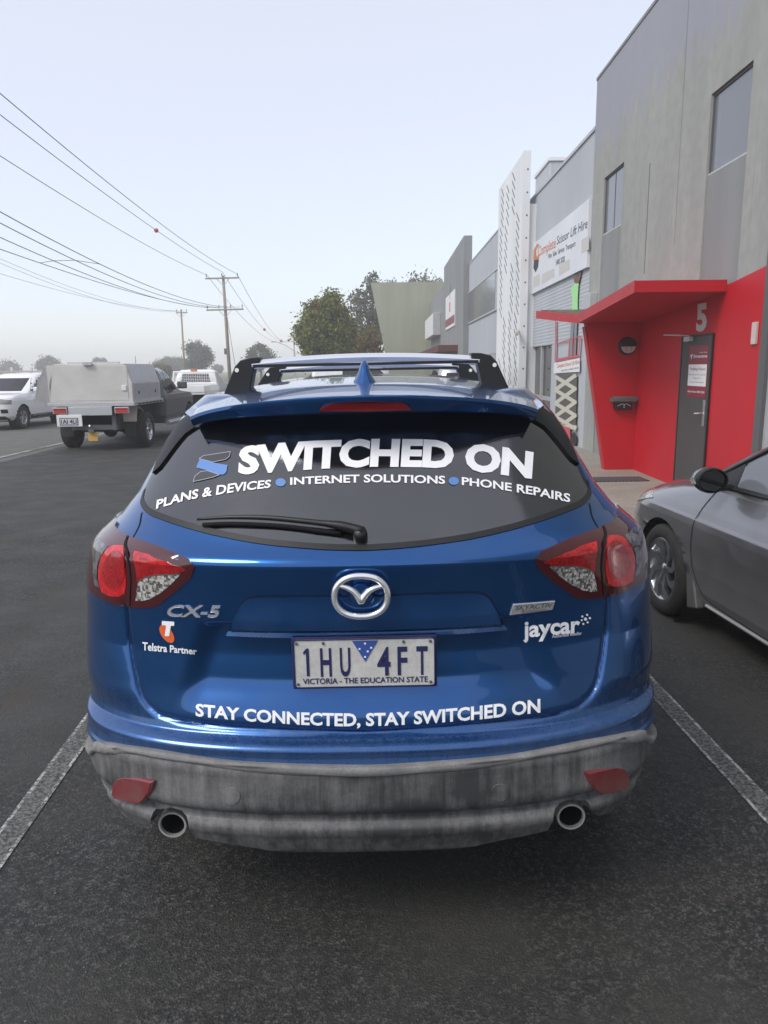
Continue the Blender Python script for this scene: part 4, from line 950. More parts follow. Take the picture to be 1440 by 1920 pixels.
# number 5, door, sign
text_fac('unit_number', '5', B5, (1305, 619), (1325, 617), (1306, 573), -0.03, 'ink_faint')
d0, d1 = fac(1283, 700)[0], fac(1337, 700)[0]; dl, dh = min(d0, d1), max(d0, d1); dz = fac(1290, 634)[1]
door = bx('door', 'door_grey', B5, -0.045, -0.0265, dl, dh, 0.06, dz)
bx('door_frame', 'black_plastic', door, -0.05, -0.0262, dl-0.035, dl-0.001, 0.06, dz+0.03); bx('door_frame', 'black_plastic', door, -0.05, -0.0262, dh+0.001, dh+0.035, 0.06, dz+0.03); bx('door_frame', 'black_plastic', door, -0.05, -0.0262, dl-0.001, dh+0.001, dz+0.001, dz+0.03)
sg = [fac(*p, -0.05) for p in [(1293, 651), (1329, 645), (1322, 746), (1287, 744)]]
sy0, sy1 = (sg[0][0]+sg[3][0])/2, (sg[1][0]+sg[2][0])/2; sz0, sz1 = (sg[2][1]+sg[3][1])/2, (sg[0][1]+sg[1][1])/2
sgn = thing('door_sign', 'maroon and white trading hours poster on the dark grey door', 'poster', FO, FROT)
bx('poster', 'sign_maroon', sgn, -0.049, -0.0455, min(sy0, sy1), max(sy0, sy1), sz0, sz1)
zz_ = lambda t: sz0+(sz1-sz0)*t; yy_ = lambda t: sy0+(sy1-sy0)*t
bx('hours_panel', 'sign_white', sgn, -0.0505, -0.0492, min(yy_(0.02), yy_(0.98)), max(yy_(0.02), yy_(0.98)), zz_(0.22), zz_(0.64))
def stext(key, u0, u1, t0, t1, mat):
    u, v, f = text_uv(key); m = MB(); m.v = [(-0.0515, yy_(u0+(u1-u0)*a), zz_(t0+(t1-t0)*b)) for a, b in zip(u, v)]; m.f = f; m.build('poster_lettering', mat, sgn)
stext('Signarama', 0.25, 0.97, 0.77, 0.83, 'sign_white'); stext('the way', 0.55, 0.97, 0.855, 0.88, 'sign_white'); stext('Trading', 0.08, 0.92, 0.53, 0.58, 'sign_maroon')
stext('h1', 0.06, 0.94, 0.43, 0.455, 'ink_dark'); stext('h2', 0.3, 0.7, 0.36, 0.385, 'ink_dark'); stext('h3', 0.12, 0.88, 0.285, 0.31, 'ink_dark'); stext('h4', 0.05, 0.95, 0.09, 0.13, 'sign_white')
m = MB(); m.v = [(-0.0515, yy_(0.05+0.17*a), zz_(0.74+0.12*b)) for a, b in [(0, 0.5), (0.35, 0.7), (0.6, 1.0), (0.55, 0.65), (1.0, 0.95), (0.75, 0.5), (0.6, 0.1), (0.4, 0.0), (0.5, 0.4), (0.3, 0.5)]]; m.f = [tuple(range(10))]; m.build('poster_mark', 'sign_white', sgn)
hy, hz = fac(1318, 775, -0.06)
hd = bx('handle_plate', 'brushed_alu', door, -0.058, -0.0455, hy-0.03, hy+0.03, hz-0.16, hz+0.16, 0.004)
MB().tube([(-0.058, hy, hz), (-0.10, hy, hz), (-0.105, hy+0.14, hz-0.01)], 0.011, 8).build('lever', 'chrome', hd)
cy, cz = fac(1291, 633, -0.06); bx('door_closer', 'galv', door, -0.10, -0.0455, cy-0.12, cy+0.06, cz-0.05, cz+0.01, 0.004)
MB().tube([(-0.07, cy-0.05, cz+0.02), (-0.30, cy+0.22, cz+0.045), (-0.05, cy+0.30, cz+0.05)], 0.008, 6).build('closer_arm', 'galv', door)
iy, iz = fac(1417, 622, -0.03); bx('intercom', 'light_lens', B5, -0.055, -0.0255, iy-0.05, iy+0.05, iz-0.13, iz+0.10, 0.005)
# dark post and the next shop window towards the camera
bx('door_post', 'steel_dark', B5, -0.06, 0.02, redr-0.14, redr-0.001, 0.05, fac(1438, 420)[1])
bx('shop_frame', 'galv', B5, -0.02, 0.05, redr-0.24, redr-0.141, 0.05, 2.9)
pw_ = bx('shop_window', 'dark_glass', B5, 0.03, 0.06, redr-3.2, redr-0.24, 1.55, 2.89)
bx('window_poster', 'poster_blue', pw_, 0.02, 0.029, redr-2.6, redr-0.30, 1.6, 2.8)
P = np.array([[(0.02-0.018*math.cos(2*math.pi*z/0.076), y, z) for y in (redr-3.2, redr-0.24)] for z in np.arange(0.055, 1.55, 0.0095)]); MB().grid(P).build('corrugated_panel', 'wall_blue', B5, smooth=True)
bx('window_sill', 'galv', B5, -0.03, 0.05, redr-3.2, redr-0.24, 1.50, 1.55)
# round bulkhead light and letter box on the fin
lx_, lz_ = facY(1176, 649, fy)
lamp = thing('bulkhead_light', 'round black eyelid wall light on the red fin', 'wall light', FM @ Vector((lx_, fy-0.001, lz_)), FROT)
MB().lathe([(0.0, -0.075), (0.07, -0.065), (0.115, -0.04), (0.138, -0.015), (0.14, 0.0)], (0, 0, 0), (0, 1, 0), 32).build('body', 'black_plastic', lamp, auto=40)
for k, (a, b) in enumerate(((-0.105, -0.045), (-0.035, 0.04), (0.05, 0.105))):
    def zlow(x): return -math.sqrt(max(0.0, 0.108**2-x*x))
    xs_ = np.linspace(a, b, 6); m = MB(); m.prism([(x, -0.081, min(zlow(x), -0.012)) for x in xs_]+[(b, -0.081, -0.008), (a, -0.081, -0.008)], (0, 0.03, 0)); m.build('lens', 'light_lens', lamp)
MB().prism([(0.118*math.cos(q), -0.092, 0.004+0.118*math.sin(q)) for q in np.linspace(0, math.pi, 14)], (0, 0.06, 0)).build('eyelid', 'black_plastic', lamp)
bx_, bz_ = facY(1166, 757, fy)
lb_ = thing('letter_box', 'small black metal letter box with a scrolled front, hung on the red fin', 'letter box', FM @ Vector((bx_, fy-0.001, bz_)), FROT)
MB().box(-0.13, 0.13, -0.11, 0.0, -0.09, 0.05).build('box', 'black_plastic', lb_, bev=0.006)
MB().prism([(-0.19, -0.14, 0.05), (-0.19, -0.02, 0.10), (-0.19, 0.0, 0.105), (-0.19, 0.0, 0.03), (-0.19, -0.13, 0.03)], (0.37, 0, 0)).build('lid', 'steel_dark', lb_, bev=0.004)
MB().tube([(-0.10, -0.113, -0.03), (-0.03, -0.114, 0.005), (0, -0.114, -0.01), (0.03, -0.114, 0.005), (0.10, -0.113, -0.03)], 0.005, 6).tube([(0, -0.114, 0.0), (0, -0.114, -0.06)], 0.006, 6).build('scroll', 'galv', lb_)
MB().lathe([(0.045, -0.02), (0.05, 0.0), (0.045, 0.38)], (-0.16, -0.07, 0.068), (1, 0, 0), 14).build('paper_roll', 'steel_dark', lb_, auto=40)
ay, az = fac(1113, 565); bx('air_vent', 'galv', B5, -0.14, -0.001, ay-0.25, ay+0.25, az-0.14, az+0.14, 0.01)

# --- pale blue unit with the scissor lift banner
BS = building('pale_blue_building', 'pale blue-grey shop unit carrying the scissor lift hire banner')
far_y = fac(978, 600)[0]; stz = (fac(1112, 256)[1]+fac(983, 385)[1])/2
zc0 = fac(1020, 640)[1]; zc1 = fac(1020, 545)[1]
wl = span([(983, 462), (998, 450), (996, 553), (983, 560)])
bx('wall', 'wall_blue', BS, 0.02, 0.2, cor_y+0.01, far_y, zc1, stz)
P = np.array([[(0.015-0.0025*math.cos(2*math.pi*z/0.076), y, z) for y in (cor_y+0.01, far_y)] for z in np.arange(zc0-0.1, zc1, 0.0095)]); MB().grid(P).build('corrugated_panel', 'wall_blue', BS, smooth=True)
wz1 = (fac(978, 642)[1]+fac(1031, 630)[1])/2; wy0, wy1 = fac(1032, 690)[0], far_y
bx('wall', 'wall_blue', BS, 0.02, 0.2, cor_y+0.01, wy0, 0.0, zc0-0.1)
bx('wall', 'wall_blue', BS, 0.02, 0.2, wy0, far_y, wz1, zc0-0.1)
bx('building_core', 'wall_blue', BS, 0.22, 12, cor_y+0.02, far_y, 0, stz-0.4)
bx('parapet_cap', 'galv', BS, -0.01, 0.24, cor_y+0.01, far_y, stz, stz+0.06)
for k in range(3):
    ya, yb = wy0+(wy1-wy0)*k/3, wy0+(wy1-wy0)*(k+1)/3
    pn = bx('window_pane', 'dark_glass', BS, 0.10, 0.12, ya+0.05, yb-0.05, 0.95, wz1-0.05); bx('frame', 'galv', pn, 0.04, 0.14, ya-0.05, ya+0.05, 0.1, wz1)
    bx('kick_panel', 'dark_glass', pn, 0.10, 0.12, ya+0.05, yb-0.05, 0.12, 0.85); bx('rail', 'galv', pn, 0.05, 0.13, ya+0.05, yb-0.05, 0.85, 0.95)
    bx('head', 'galv', pn, 0.05, 0.13, ya+0.05, yb-0.05, wz1-0.05, wz1)
bx('upper_window', 'grey_glass', BS, -0.01, 0.019, wl[1], wl[0], wl[2], wl[3])
au = [fac(1004, 340, 1.2), fac(1030, 335, 1.2)]; ac = thing('rooftop_unit', 'boxy air conditioner on the roof of the pale blue-grey scissor lift unit', 'air conditioner', FO, FROT)
bx('casing', 'galv', ac, 1.2, 2.2, au[1][0], au[0][0], stz-0.45, fac(1015, 322, 1.2)[1], 0.03); bx('lid', 'sign_white', ac, 1.15, 2.25, au[1][0]-0.05, au[0][0]+0.05, fac(1015, 322, 1.2)[1]+0.001, fac(1015, 317, 1.2)[1]+0.05, 0.02)
for k_ in range(8): bx('louvre', 'steel_dark', ac, 1.192, 1.199, au[1][0]+0.1, au[0][0]-0.1, stz+0.15+k_*0.07, stz+0.19+k_*0.07)
ban = thing('banner_sign', 'long white scissor lift hire banner on the pale blue wall', 'banner', FO, FROT)
bq = span([(996, 461), (1108, 377), (1106, 500), (991, 556)]); b0, b1 = bq[1], bq[0]
bx('panel', 'banner_white', ban, -0.05, 0.012, b0, b1, bq[2], bq[3])
text_fac('banner_lettering', 'Complete', ban, (1009, 481), (1042, 464), (1009, 463), -0.052, 'ink_orange')
text_fac('banner_lettering', 'Scissor', ban, (1044, 459), (1101, 427), (1045, 443), -0.052, 'ink_dark')
text_fac('banner_lettering', 'Sales', ban, (1028, 485), (1079, 461), (1028, 476), -0.052, 'ink_dark')
text_fac('banner_lettering', 'phone', ban, (1042, 498), (1059, 490), (1042, 488), -0.052, 'ink_dark')
def fpoly(name, par, pts, lx, mat):
    m = MB(); m.v = [(lx, *fac(*p, lx)) for p in pts]; m.f = [tuple(range(len(pts)))]; return m.build(name, mat, par)
fpoly('banner_logo', ban, [(1001, 468), (1007, 457), (1011, 458), (1005, 470), (1006, 482), (1011, 476), (1010, 492), (1004, 500), (1000, 486)], -0.053, 'ink_orange')
fpoly('banner_logo', ban, [(1001, 488), (1010, 486), (1009, 500), (1004, 511), (1000, 502)], -0.0535, 'ink_dark')
for (x, y, a, b) in ((1000, 520, 12, 20), (1016, 515, 14, 18), (1048, 497, 20, 20), (1090, 450, 14, 26), (1030, 508, 9, 16)):
    fpoly('banner_print', ban, [(x, y), (x+a, y-a*0.6), (x+a, y-a*0.6+b), (x, y+b)], -0.0525, 'ink_faint')
# printed cut-out of a worker on a scissor lift
mur = thing('lift_cutout_sign', 'flat cut-out of a worker on a red and cream scissor lift, on pale blue wall', 'sign', FO, FROT)
def fline(name, pts, wpx, lx, mat):
    for p, q in zip(pts[:-1], pts[1:]):
        p, q = np.array(p, float), np.array(q, float); t = (q-p)/np.linalg.norm(q-p); n2 = np.array([-t[1], t[0]])*wpx/2
        fpoly(name, mur, [tuple(p+n2), tuple(q+n2), tuple(q-n2), tuple(p-n2)], lx, mat)
LX = -0.02
fpoly('shirt', mur, [(1070, 541), (1078, 532), (1085, 531), (1083, 560), (1083, 583), (1072, 584), (1073, 560)], LX, 'hi_vis')
fpoly('head', mur, [(1075, 522), (1078, 514), (1083, 513), (1084, 522), (1081, 531), (1077, 530)], LX, 'skin_print'); fline('arm', [(1083, 532), (1087, 515), (1089, 492)], 4, LX+0.001, 'skin_print')
fline('leg', [(1075, 584), (1071, 640), (1070, 668)], 6, LX, 'ink_grey'); fline('leg', [(1081, 584), (1078, 640), (1077, 666)], 5, LX, 'ink_grey')
for pts in ([(1042, 645), (1088, 630)], [(1042, 645), (1041, 676)], [(1088, 630), (1085, 668)], [(1068, 638), (1066, 670)], [(1077, 634), (1075, 668)], [(1042, 600), (1042, 645)]): fline('platform_rail', pts, 2.2, LX-0.004, 'lift_red')
fline('platform', [(1040, 676), (1086, 667)], 5, LX-0.005, 'lift_red')
fpoly('name_board', mur, [(1039, 681), (1087, 671), (1087, 697), (1038, 700)], LX-0.006, 'sign_white')
text_fac('board_lettering', 'lift2', mur, (1044, 690), (1086, 682), (1044, 683), LX-0.008, 'ink_orange'); text_fac('board_lettering', 'phone2', mur, (1052, 697), (1085, 691), (1052, 694), LX-0.008, 'ink_dark')
fpoly('scissor_shadow', mur, [(1044, 702), (1082, 702), (1080, 800), (1040, 795)], LX+0.004, 'lift_shadow')
for k in range(4):
    y = 706+k*25; fline('scissor_arm', [(1041, y), (1080, y+24)], 7, LX-0.002-0.001*k, 'lift_cream'); fline('scissor_arm', [(1080, y-3), (1041, y+25)], 7, LX-0.004-0.001*k, 'lift_cream')
fpoly('lift_base', mur, [(1040, 792), (1082, 798), (1080, 806), (1040, 800)], LX-0.007, 'lift_cream')
fpoly('lift_chassis', mur, [(1044, 796), (1069, 802), (1070, 838), (1056, 832)], LX-0.009, 'lift_red'); fpoly('lift_wheel', mur, oval(1076, 823, 5, 13, 20), LX-0.010, 'rubber')

# --- white slotted blade wall
BL = building('blade_wall', 'tall white blade wall pierced by slanting slots between two pale blue units', 'wall')
by0, by1 = fac(975, 600, -0.35)[0], fac(931, 620, -0.35)[0]; btz = (fac(979, 296, -0.35)[1]+fac(938, 345, -0.35)[1])/2
bx('blade', 'blade_white', BL, -0.35, -0.17, by0, by1, 0.05, btz)
bx('blade_core', 'blade_white', BL, -0.169, 0.2, by0+0.08, by1-0.05, 0.05, stz-0.2)
bx('edge_trim', 'blade_white', BL, -0.356, -0.165, by0-0.012, by0-0.001, 0.05, btz+0.02)
for k in range(12): bx('edge_rivet', 'steel_dark', BL, -0.26, -0.22, by0-0.016, by0-0.0121, 0.5+k*0.55, 0.54+k*0.55)
sm_ = MB().box(-0.354, -0.3505, -0.27, 0.27, -0.024, 0.024).build('slot', 'steel_dark', BL); sme = sm_.data; n_s = 0
for c in range(4):
    for r_ in range(34):
        yy = by0+(by1-by0)*(c+0.5+0.18*((r_ // 6) % 2))/4.3; zz = 0.6+r_*0.215+(0.107 if c % 2 else 0)
        if (r_ // 6+c) % 5 == 4 or zz > btz-0.2: continue
        o = sm_ if n_s == 0 else sm_.copy(); n_s += 1
        if o is not sm_: col.objects.link(o)
        o.location = (0, yy, zz); o.rotation_euler = (R(34), 0, 0)
MB().lathe([(0.0, -0.16), (0.06, -0.15), (0.065, 0.0), (0.03, 0.06)], (-0.42, by0-0.1, fac(970, 630)[1]), (0.3, 1, 0.25), 14).build('security_camera', 'light_lens', BL, auto=40)

# --- further units
BF = building('pale_blue_building', 'pale blue-grey unit with a strip window, beyond the white blade wall')
f0, f1 = by1, fac(879, 600)[0]; ftz = (fac(931, 445)[1]+fac(880, 490)[1])/2
bx('wall', 'wall_blue', BF, 0.0, 0.2, f0+0.01, f1, 0.05, ftz); bx('building_core', 'wall_blue', BF, 0.22, 12, f0+0.01, f1, 0, ftz-0.4)
fw = span([(879, 548), (930, 512), (928, 582), (879, 604)])
bx('window', 'grey_glass', BF, -0.012, -0.001, fw[1]+0.05, fw[0]-0.05, fw[2], fw[3]); bx('window_band', 'galv', BF, -0.03, -0.001, f0+0.01, f1, fw[3], fw[3]+0.06); bx('window_sill', 'galv', BF, -0.05, -0.001, f0+0.01, f1, fw[2]-0.06, fw[2])
bx('parapet_cap', 'galv', BF, -0.02, 0.22, f0+0.01, f1, ftz, ftz+0.06)
lz = fac(930, 662)[1]; bx('door_opening', 'dark_glass', BF, -0.008, -0.001, f0+0.3, f1-1.2, 0.06, max(lz, 1.9))
BP = building('concrete_pier', 'tall stained concrete pier wall with a small poster, beside the far pale unit', 'building')
p0, p1 = f1+0.02, fac(840, 600)[0]; ptz = (fac(881, 450)[1]+fac(842, 492)[1])/2
bx('wall', 'concrete_dark', BP, -0.25, 0.12, p0, p1, 0.05, ptz); bx('building_core', 'concrete_dark', BP, 0.13, 12, p0, p1, 0, ptz-1.2)
pq = span([(845, 556), (864, 545), (862, 610), (845, 620)])
ps = thing('wall_poster', 'small white poster with a maroon foot on the stained concrete pier', 'poster', FO, FROT)
bx('panel', 'sign_white', ps, -0.29, -0.251, pq[1], pq[0], pq[2], pq[3]); bx('foot_band', 'sign_maroon', ps, -0.294, -0.2905, pq[1], pq[0], pq[2]+0.15, pq[2]+0.55)
ym = (pq[0]+pq[1])/2; bx('bottle_print', 'ink_orange', ps, -0.294, -0.2905, ym-0.35, ym+0.35, pq[2]+0.85, pq[2]+1.35); bx('tower_print', 'ink_grey', ps, -0.294, -0.2905, ym-0.12, ym+0.12, pq[2]+1.5, pq[2]+2.3)
BE = building('grey_building', 'grey far unit with a white box sign, next to the leaning concrete wall')
e0, e1 = p1+0.02, fac(807, 600)[0]; etz = (fac(838, 535)[1]+fac(808, 560)[1])/2
bx('wall', 'concrete_dark', BE, 0.0, 0.2, e0, e1, 0.05, etz); bx('building_core', 'concrete_dark', BE, 0.21, 12, e0, e1, 0, etz-0.3)
eq = span([(809, 600), (826, 588), (826, 630), (809, 636)]); eb = thing('box_sign', 'blank white light box sign on the grey far unit', 'sign', FO, FROT)
bx('case', 'galv', eb, -0.5, -0.001, eq[1], eq[0], eq[2], eq[3], 0.02); bx('face', 'sign_white', eb, -0.51, -0.501, eq[1]+0.05, eq[0]-0.05, eq[2]+0.05, eq[3]-0.05)
aw0, aw1 = fac(868, 660)[0], fac(812, 660)[0]; az_ = fac(845, 658)[1]; bx('awning', 'maroon_roof', BE, -1.2, -0.26, min(aw0, aw1), max(aw0, aw1), az_-0.15, az_+0.15)
LW = building('leaning_wall', 'mossy pale concrete wall with a slanting edge, standing out square from the far unit', 'wall')
ly_ = e1+0.02; q = [facY(*p, ly_) for p in [(695, 529), (838, 529), (838, 690), (728, 690)]]
zt = (q[0][1]+q[1][1])/2; t_ = (0.06-q[0][1])/(q[3][1]-q[0][1]); xb = q[0][0]+(q[3][0]-q[0][0])*t_
MB().prism([(q[0][0], ly_, zt), (3.0, ly_, zt), (3.0, ly_, 0.0), (xb, ly_, 0.0)][::-1], (0, 0.35, 0)).build('wall', 'concrete_green', LW)
bx('building_core', 'concrete_green', LW, 0.2, 12, ly_+0.36, ly_+25, 0, zt-0.3)
# ================================================================ other vehicles
class Loft:
    """closed car shell: rows (z, yrear, yfront, halfwidth, Drear, Dfront), y forward"""
    def __init__(s, rows, n=2.6): s.t = np.array(rows, float); s.n = n
    def p(s, z): return [np.interp(z, s.t[:, 0], s.t[:, k]) for k in range(1, 6)]
    def x(s, y, z):
        yr, yf, W, Dr, Df = s.p(z); e = np.where(y < yr+Dr, np.clip((yr+Dr-y)/Dr, 0, 1), np.clip((y-(yf-Df))/Df, 0, 1)); return W*np.maximum(1-e**s.n, 0)**(1/s.n)
    def shell(s, arches=(), nz=70, ns=40, nc=26):
        zz = np.unique(np.concatenate([np.linspace(s.t[0, 0], s.t[-1, 0], nz), s.t[:, 0]])); rows = []
        for z in zz:
            yr, yf, W, Dr, Df = [float(q) for q in s.p(z)]; e = 2/s.n; a = np.linspace(-math.pi/2, math.pi/2, 2*nc+1)
            rear = np.stack([W*np.sign(a)*np.abs(np.sin(a))**e, yr+Dr*(1-np.maximum(np.cos(a), 0)**e)], -1)
            ys = np.linspace(yr+Dr, yf-Df, ns+2)[1:-1]; b = a[::-1]
            fr = np.stack([W*np.sign(b)*np.abs(np.sin(b))**e, yf-Df*(1-np.maximum(np.cos(b), 0)**e)], -1)
            q = np.concatenate([rear, np.stack([W+0*ys, ys], -1), fr, np.stack([-W+0*ys, ys[::-1]], -1)]); rows.append(np.concatenate([q, np.full((len(q), 1), z)], 1))
        A = np.array(rows); k, mc = A.shape[:2]; v = A.reshape(-1, 3); dead = np.zeros(len(v), bool)
        for yc, zc, rr in arches:
            r = np.hypot(v[:, 1]-yc, v[:, 2]-zc); sd = np.abs(v[:, 0]) > 0.35; st = 0.045
            dead |= (r < rr-st) & sd; ring = (r >= rr-st) & (r < rr+st*0.6) & sd; f = rr/np.maximum(r, 1e-6)
            v[ring, 1] = yc+(v[ring, 1]-yc)*f[ring]; v[ring, 2] = zc+(v[ring, 2]-zc)*f[ring]
        m = MB(); fs = []
        for i in range(k-1):
            for j in range(mc):
                a, b = i*mc+j, i*mc+(j+1) % mc
                if not (dead[a] or dead[b] or dead[a+mc] or dead[b+mc]): fs.append((a, b, b+mc, a+mc))
        v = np.vstack([v, [[0, v[(k-1)*mc:, 1].mean(), zz[-1]+0.01]]]); fs += [((k-1)*mc+j, (k-1)*mc+(j+1) % mc, len(v)-1) for j in range(mc)]
        m.v = [tuple(q) for q in v]; m.f = fs; return m
    def side(s, poly, side, off, step=0.05):      # outline in (y,z) laid on one flank
        fn = lambda y, z: np.stack([side*(s.x(y, z)+off), y, z], -1); m = cdt_patch(poly, fn, step, lambda y, z: np.stack([side*(s.x(y, z)-0.01), y, z], -1))
        if side < 0: m.f = [f[::-1] for f in m.f]
        return m
    def end(s, poly, front, off, step=0.05):      # outline in (x,z) laid on the nose or tail
        def fn(x, z, o=off):
            yr, yf, W, Dr, Df = s.p(z); e = np.maximum(1-np.clip(np.abs(x)/W, 0, 0.999)**s.n, 0)**(1/s.n)
            y = yf-Df*(1-e)+o if front else yr+Dr*(1-e)-o; return np.stack([x, y, z+0.3*o], -1)
        m = cdt_patch(poly, fn, step, lambda x, z: fn(x, z, -0.01))
        if front: m.f = [f[::-1] for f in m.f]
        return m
def rect(a0, a1, b0, b1): return [(a0, b0), (a1, b0), (a1, b1), (a0, b1)]
def wheels(parent, proto, hw, ys, r):
    fst = True
    for sd in (-1, 1):
        for y in ys: put_wheel(proto, parent, (sd*hw, y, r), sd, fst); fst = False

# --- grey hatchback in the next bay
hb = thing('parked_car', 'grey hatchback with black mirror and silver hubcaps parked beside the blue SUV', 'car', (3.04, 1.56, 0), R(3.5))
HL = Loft([(0.20, 0.12, 4.12, 0.80, 0.4, 0.5), (0.30, 0.03, 4.27, 0.842, 0.45, 0.6), (0.45, 0.0, 4.33, 0.866, 0.45, 0.65), (0.60, 0.0, 4.33, 0.873, 0.45, 0.70), (0.70, 0.01, 4.30, 0.873, 0.45, 0.75), (0.745, 0.02, 4.26, 0.866, 0.45, 0.80),
           (0.76, 0.03, 4.24, 0.853, 0.45, 0.8), (0.80, 0.05, 4.16, 0.838, 0.45, 0.85), (0.85, 0.07, 4.02, 0.812, 0.45, 0.90), (0.89, 0.09, 3.82, 0.790, 0.45, 0.85), (0.93, 0.10, 3.52, 0.772, 0.45, 0.75), (0.965, 0.11, 3.42, 0.765, 0.45, 0.50), (1.00, 0.12, 3.30, 0.755, 0.45, 0.42),
           (1.15, 0.20, 3.00, 0.705, 0.42, 0.40), (1.30, 0.33, 2.66, 0.645, 0.4, 0.38), (1.40, 0.55, 2.36, 0.58, 0.4, 0.36), (1.45, 0.85, 2.05, 0.50, 0.4, 0.36)])
FWY, RWY = 3.40, 0.80
HL.shell([(FWY, 0.31, 0.355), (RWY, 0.31, 0.355)], nz=90, ns=60).build('body', 'grey_paint', hb, smooth=True)
MB().box(-0.70, 0.70, 0.3, 4.0, 0.17, 0.5).build('floor_pan', 'underbody', hb)
for sd in (-1, 1):
    for y in (FWY, RWY): MB().lathe([(0.0, -0.28), (0.36, -0.28), (0.362, -0.02)], (sd*0.86, y, 0.31), (sd, 0, 0), 28).build('wheel_housing', 'underbody', hb)
    MB().prism([(sd*0.80, FWY-0.38, 0.16), (sd*0.80, FWY-0.33, 0.45), (sd*0.80, FWY-0.40, 0.45), (sd*0.80, FWY-0.50, 0.19)], (sd*0.055, 0, 0)).build('mud_flap', 'dark_grey_paint', hb, bev=0.01)
    win = [(2.92, 0.985), (2.76, 1.07), (2.52, 1.20), (2.18, 1.335), (1.65, 1.385), (1.15, 1.36), (0.85, 1.27), (0.75, 1.10), (1.4, 1.02), (2.2, 0.99)]
    wn = HL.side(win, sd, 0.006).build('side_window', 'grey_glass', hb, auto=50)
    lo = [(3.0, 0.965), (2.2, 0.975), (1.4, 1.005), (0.75, 1.085)]
    MB().tube([(sd*(float(HL.x(y, z))+0.006), y, z) for y, z in lo], 0.012, 6).build('window_trim', 'black_plastic', wn)
    up = [(2.99, 0.99), (2.80, 1.085), (2.54, 1.22), (2.20, 1.355), (1.65, 1.405)]
    MB().tube([(sd*(float(HL.x(y, z))+0.006), y, z) for y, z in up], 0.014, 6).build('window_trim', 'black_plastic', wn)
    HL.side([(3.0, 0.985), (2.70, 0.985), (2.70, 1.12), (2.78, 1.08)], sd, 0.009).build('mirror_sail', 'black_plastic', hb)
    seam = smooth_pts([(2.88, 0.955), (2.92, 0.90), (2.955, 0.80), (2.975, 0.68), (2.98, 0.55), (2.95, 0.42), (2.88, 0.32), (2.78, 0.265), (2.3, 0.245), (1.7, 0.245)], 60)
    strip_on(seam, 0.008, 0.003, lambda a, b, o: np.stack([sd*(HL.x(a, b)+o), a, b], -1)).build('door_seam', 'black_gap', hb)
    MB().tube([(sd*(float(HL.x(y, 0.225))+0.004), y, 0.225) for y in np.linspace(2.85, 1.2, 10)], 0.012, 6).build('sill_trim', 'silver_paint', hb)
    mir = MB(); prof = []
    for t, (w_, h_) in zip((0.0, 0.03, 0.08, 0.13, 0.16), ((0.088, 0.068), (0.094, 0.074), (0.088, 0.07), (0.06, 0.046), (0.01, 0.008))):
        prof.append([(sd*(0.90+w_*math.cos(q)*(1.0 if math.cos(q) > 0 else 0.85)), 2.73+t, 1.02+h_*math.sin(q)) for q in np.linspace(0, 2*math.pi, 25)])
    mr = mir.grid(np.array(prof)).build('door_mirror', 'grey_paint', hb, smooth=True)
    MB().add([(sd*(0.90+0.080*math.cos(q)*(1.0 if math.cos(q) > 0 else 0.85)), 2.726, 1.02+0.06*math.sin(q)) for q in np.linspace(0, 2*math.pi, 24, endpoint=False)], [tuple(range(24))]).build('mirror_glass', 'dark_glass', mr)
    MB().lathe([(0.085, -0.004), (0.095, 0.0), (0.097, 0.035), (0.085, 0.05)], (0, 0, 0), (0, 1, 0), 24).build('mirror_rim', 'black_plastic', mr); o_ = mr.children[-1]; o_.location = (sd*0.90, 2.728, 1.02); o_.scale = (1, 1, 0.78)
    MB().box(min(sd*0.74, sd*0.87), max(sd*0.74, sd*0.87), 2.74, 2.82, 0.955, 0.99).build('mirror_arm', 'black_plastic', mr, bev=0.01)
    MB().box(min(sd*0.985, sd*1.0), max(sd*0.985, sd*1.0), 2.74, 2.80, 1.0, 1.035).build('mirror_lamp', 'lamp_clear', mr)
    hx = float(HL.x(1.75, 0.80)); MB().tube([(sd*(hx+0.01), 1.95, 0.80), (sd*(hx+0.04), 1.92, 0.805), (sd*(hx+0.045), 1.80, 0.81), (sd*(hx+0.01), 1.75, 0.81)], 0.014, 8).build('door_handle', 'chrome', hb, smooth=True)
    HL.side([(4.02, 0.66), (3.72, 0.745), (3.62, 0.77), (3.72, 0.80), (3.90, 0.79), (4.08, 0.74)], sd, 0.006, 0.04).build('headlight', 'lamp_clear', hb)
ws = [(-0.62, 1.02), (0.62, 1.02), (0.50, 1.36), (-0.50, 1.36)]; HL.end(ws, True, 0.006).build('windscreen', 'grey_glass', hb, auto=40)
hp = wheel_proto(0.31, 0.20, 8, 'brushed_alu', twist=0.42, rr=0.70)
wheels(hb, hp, 0.772, (FWY, RWY), 0.31)

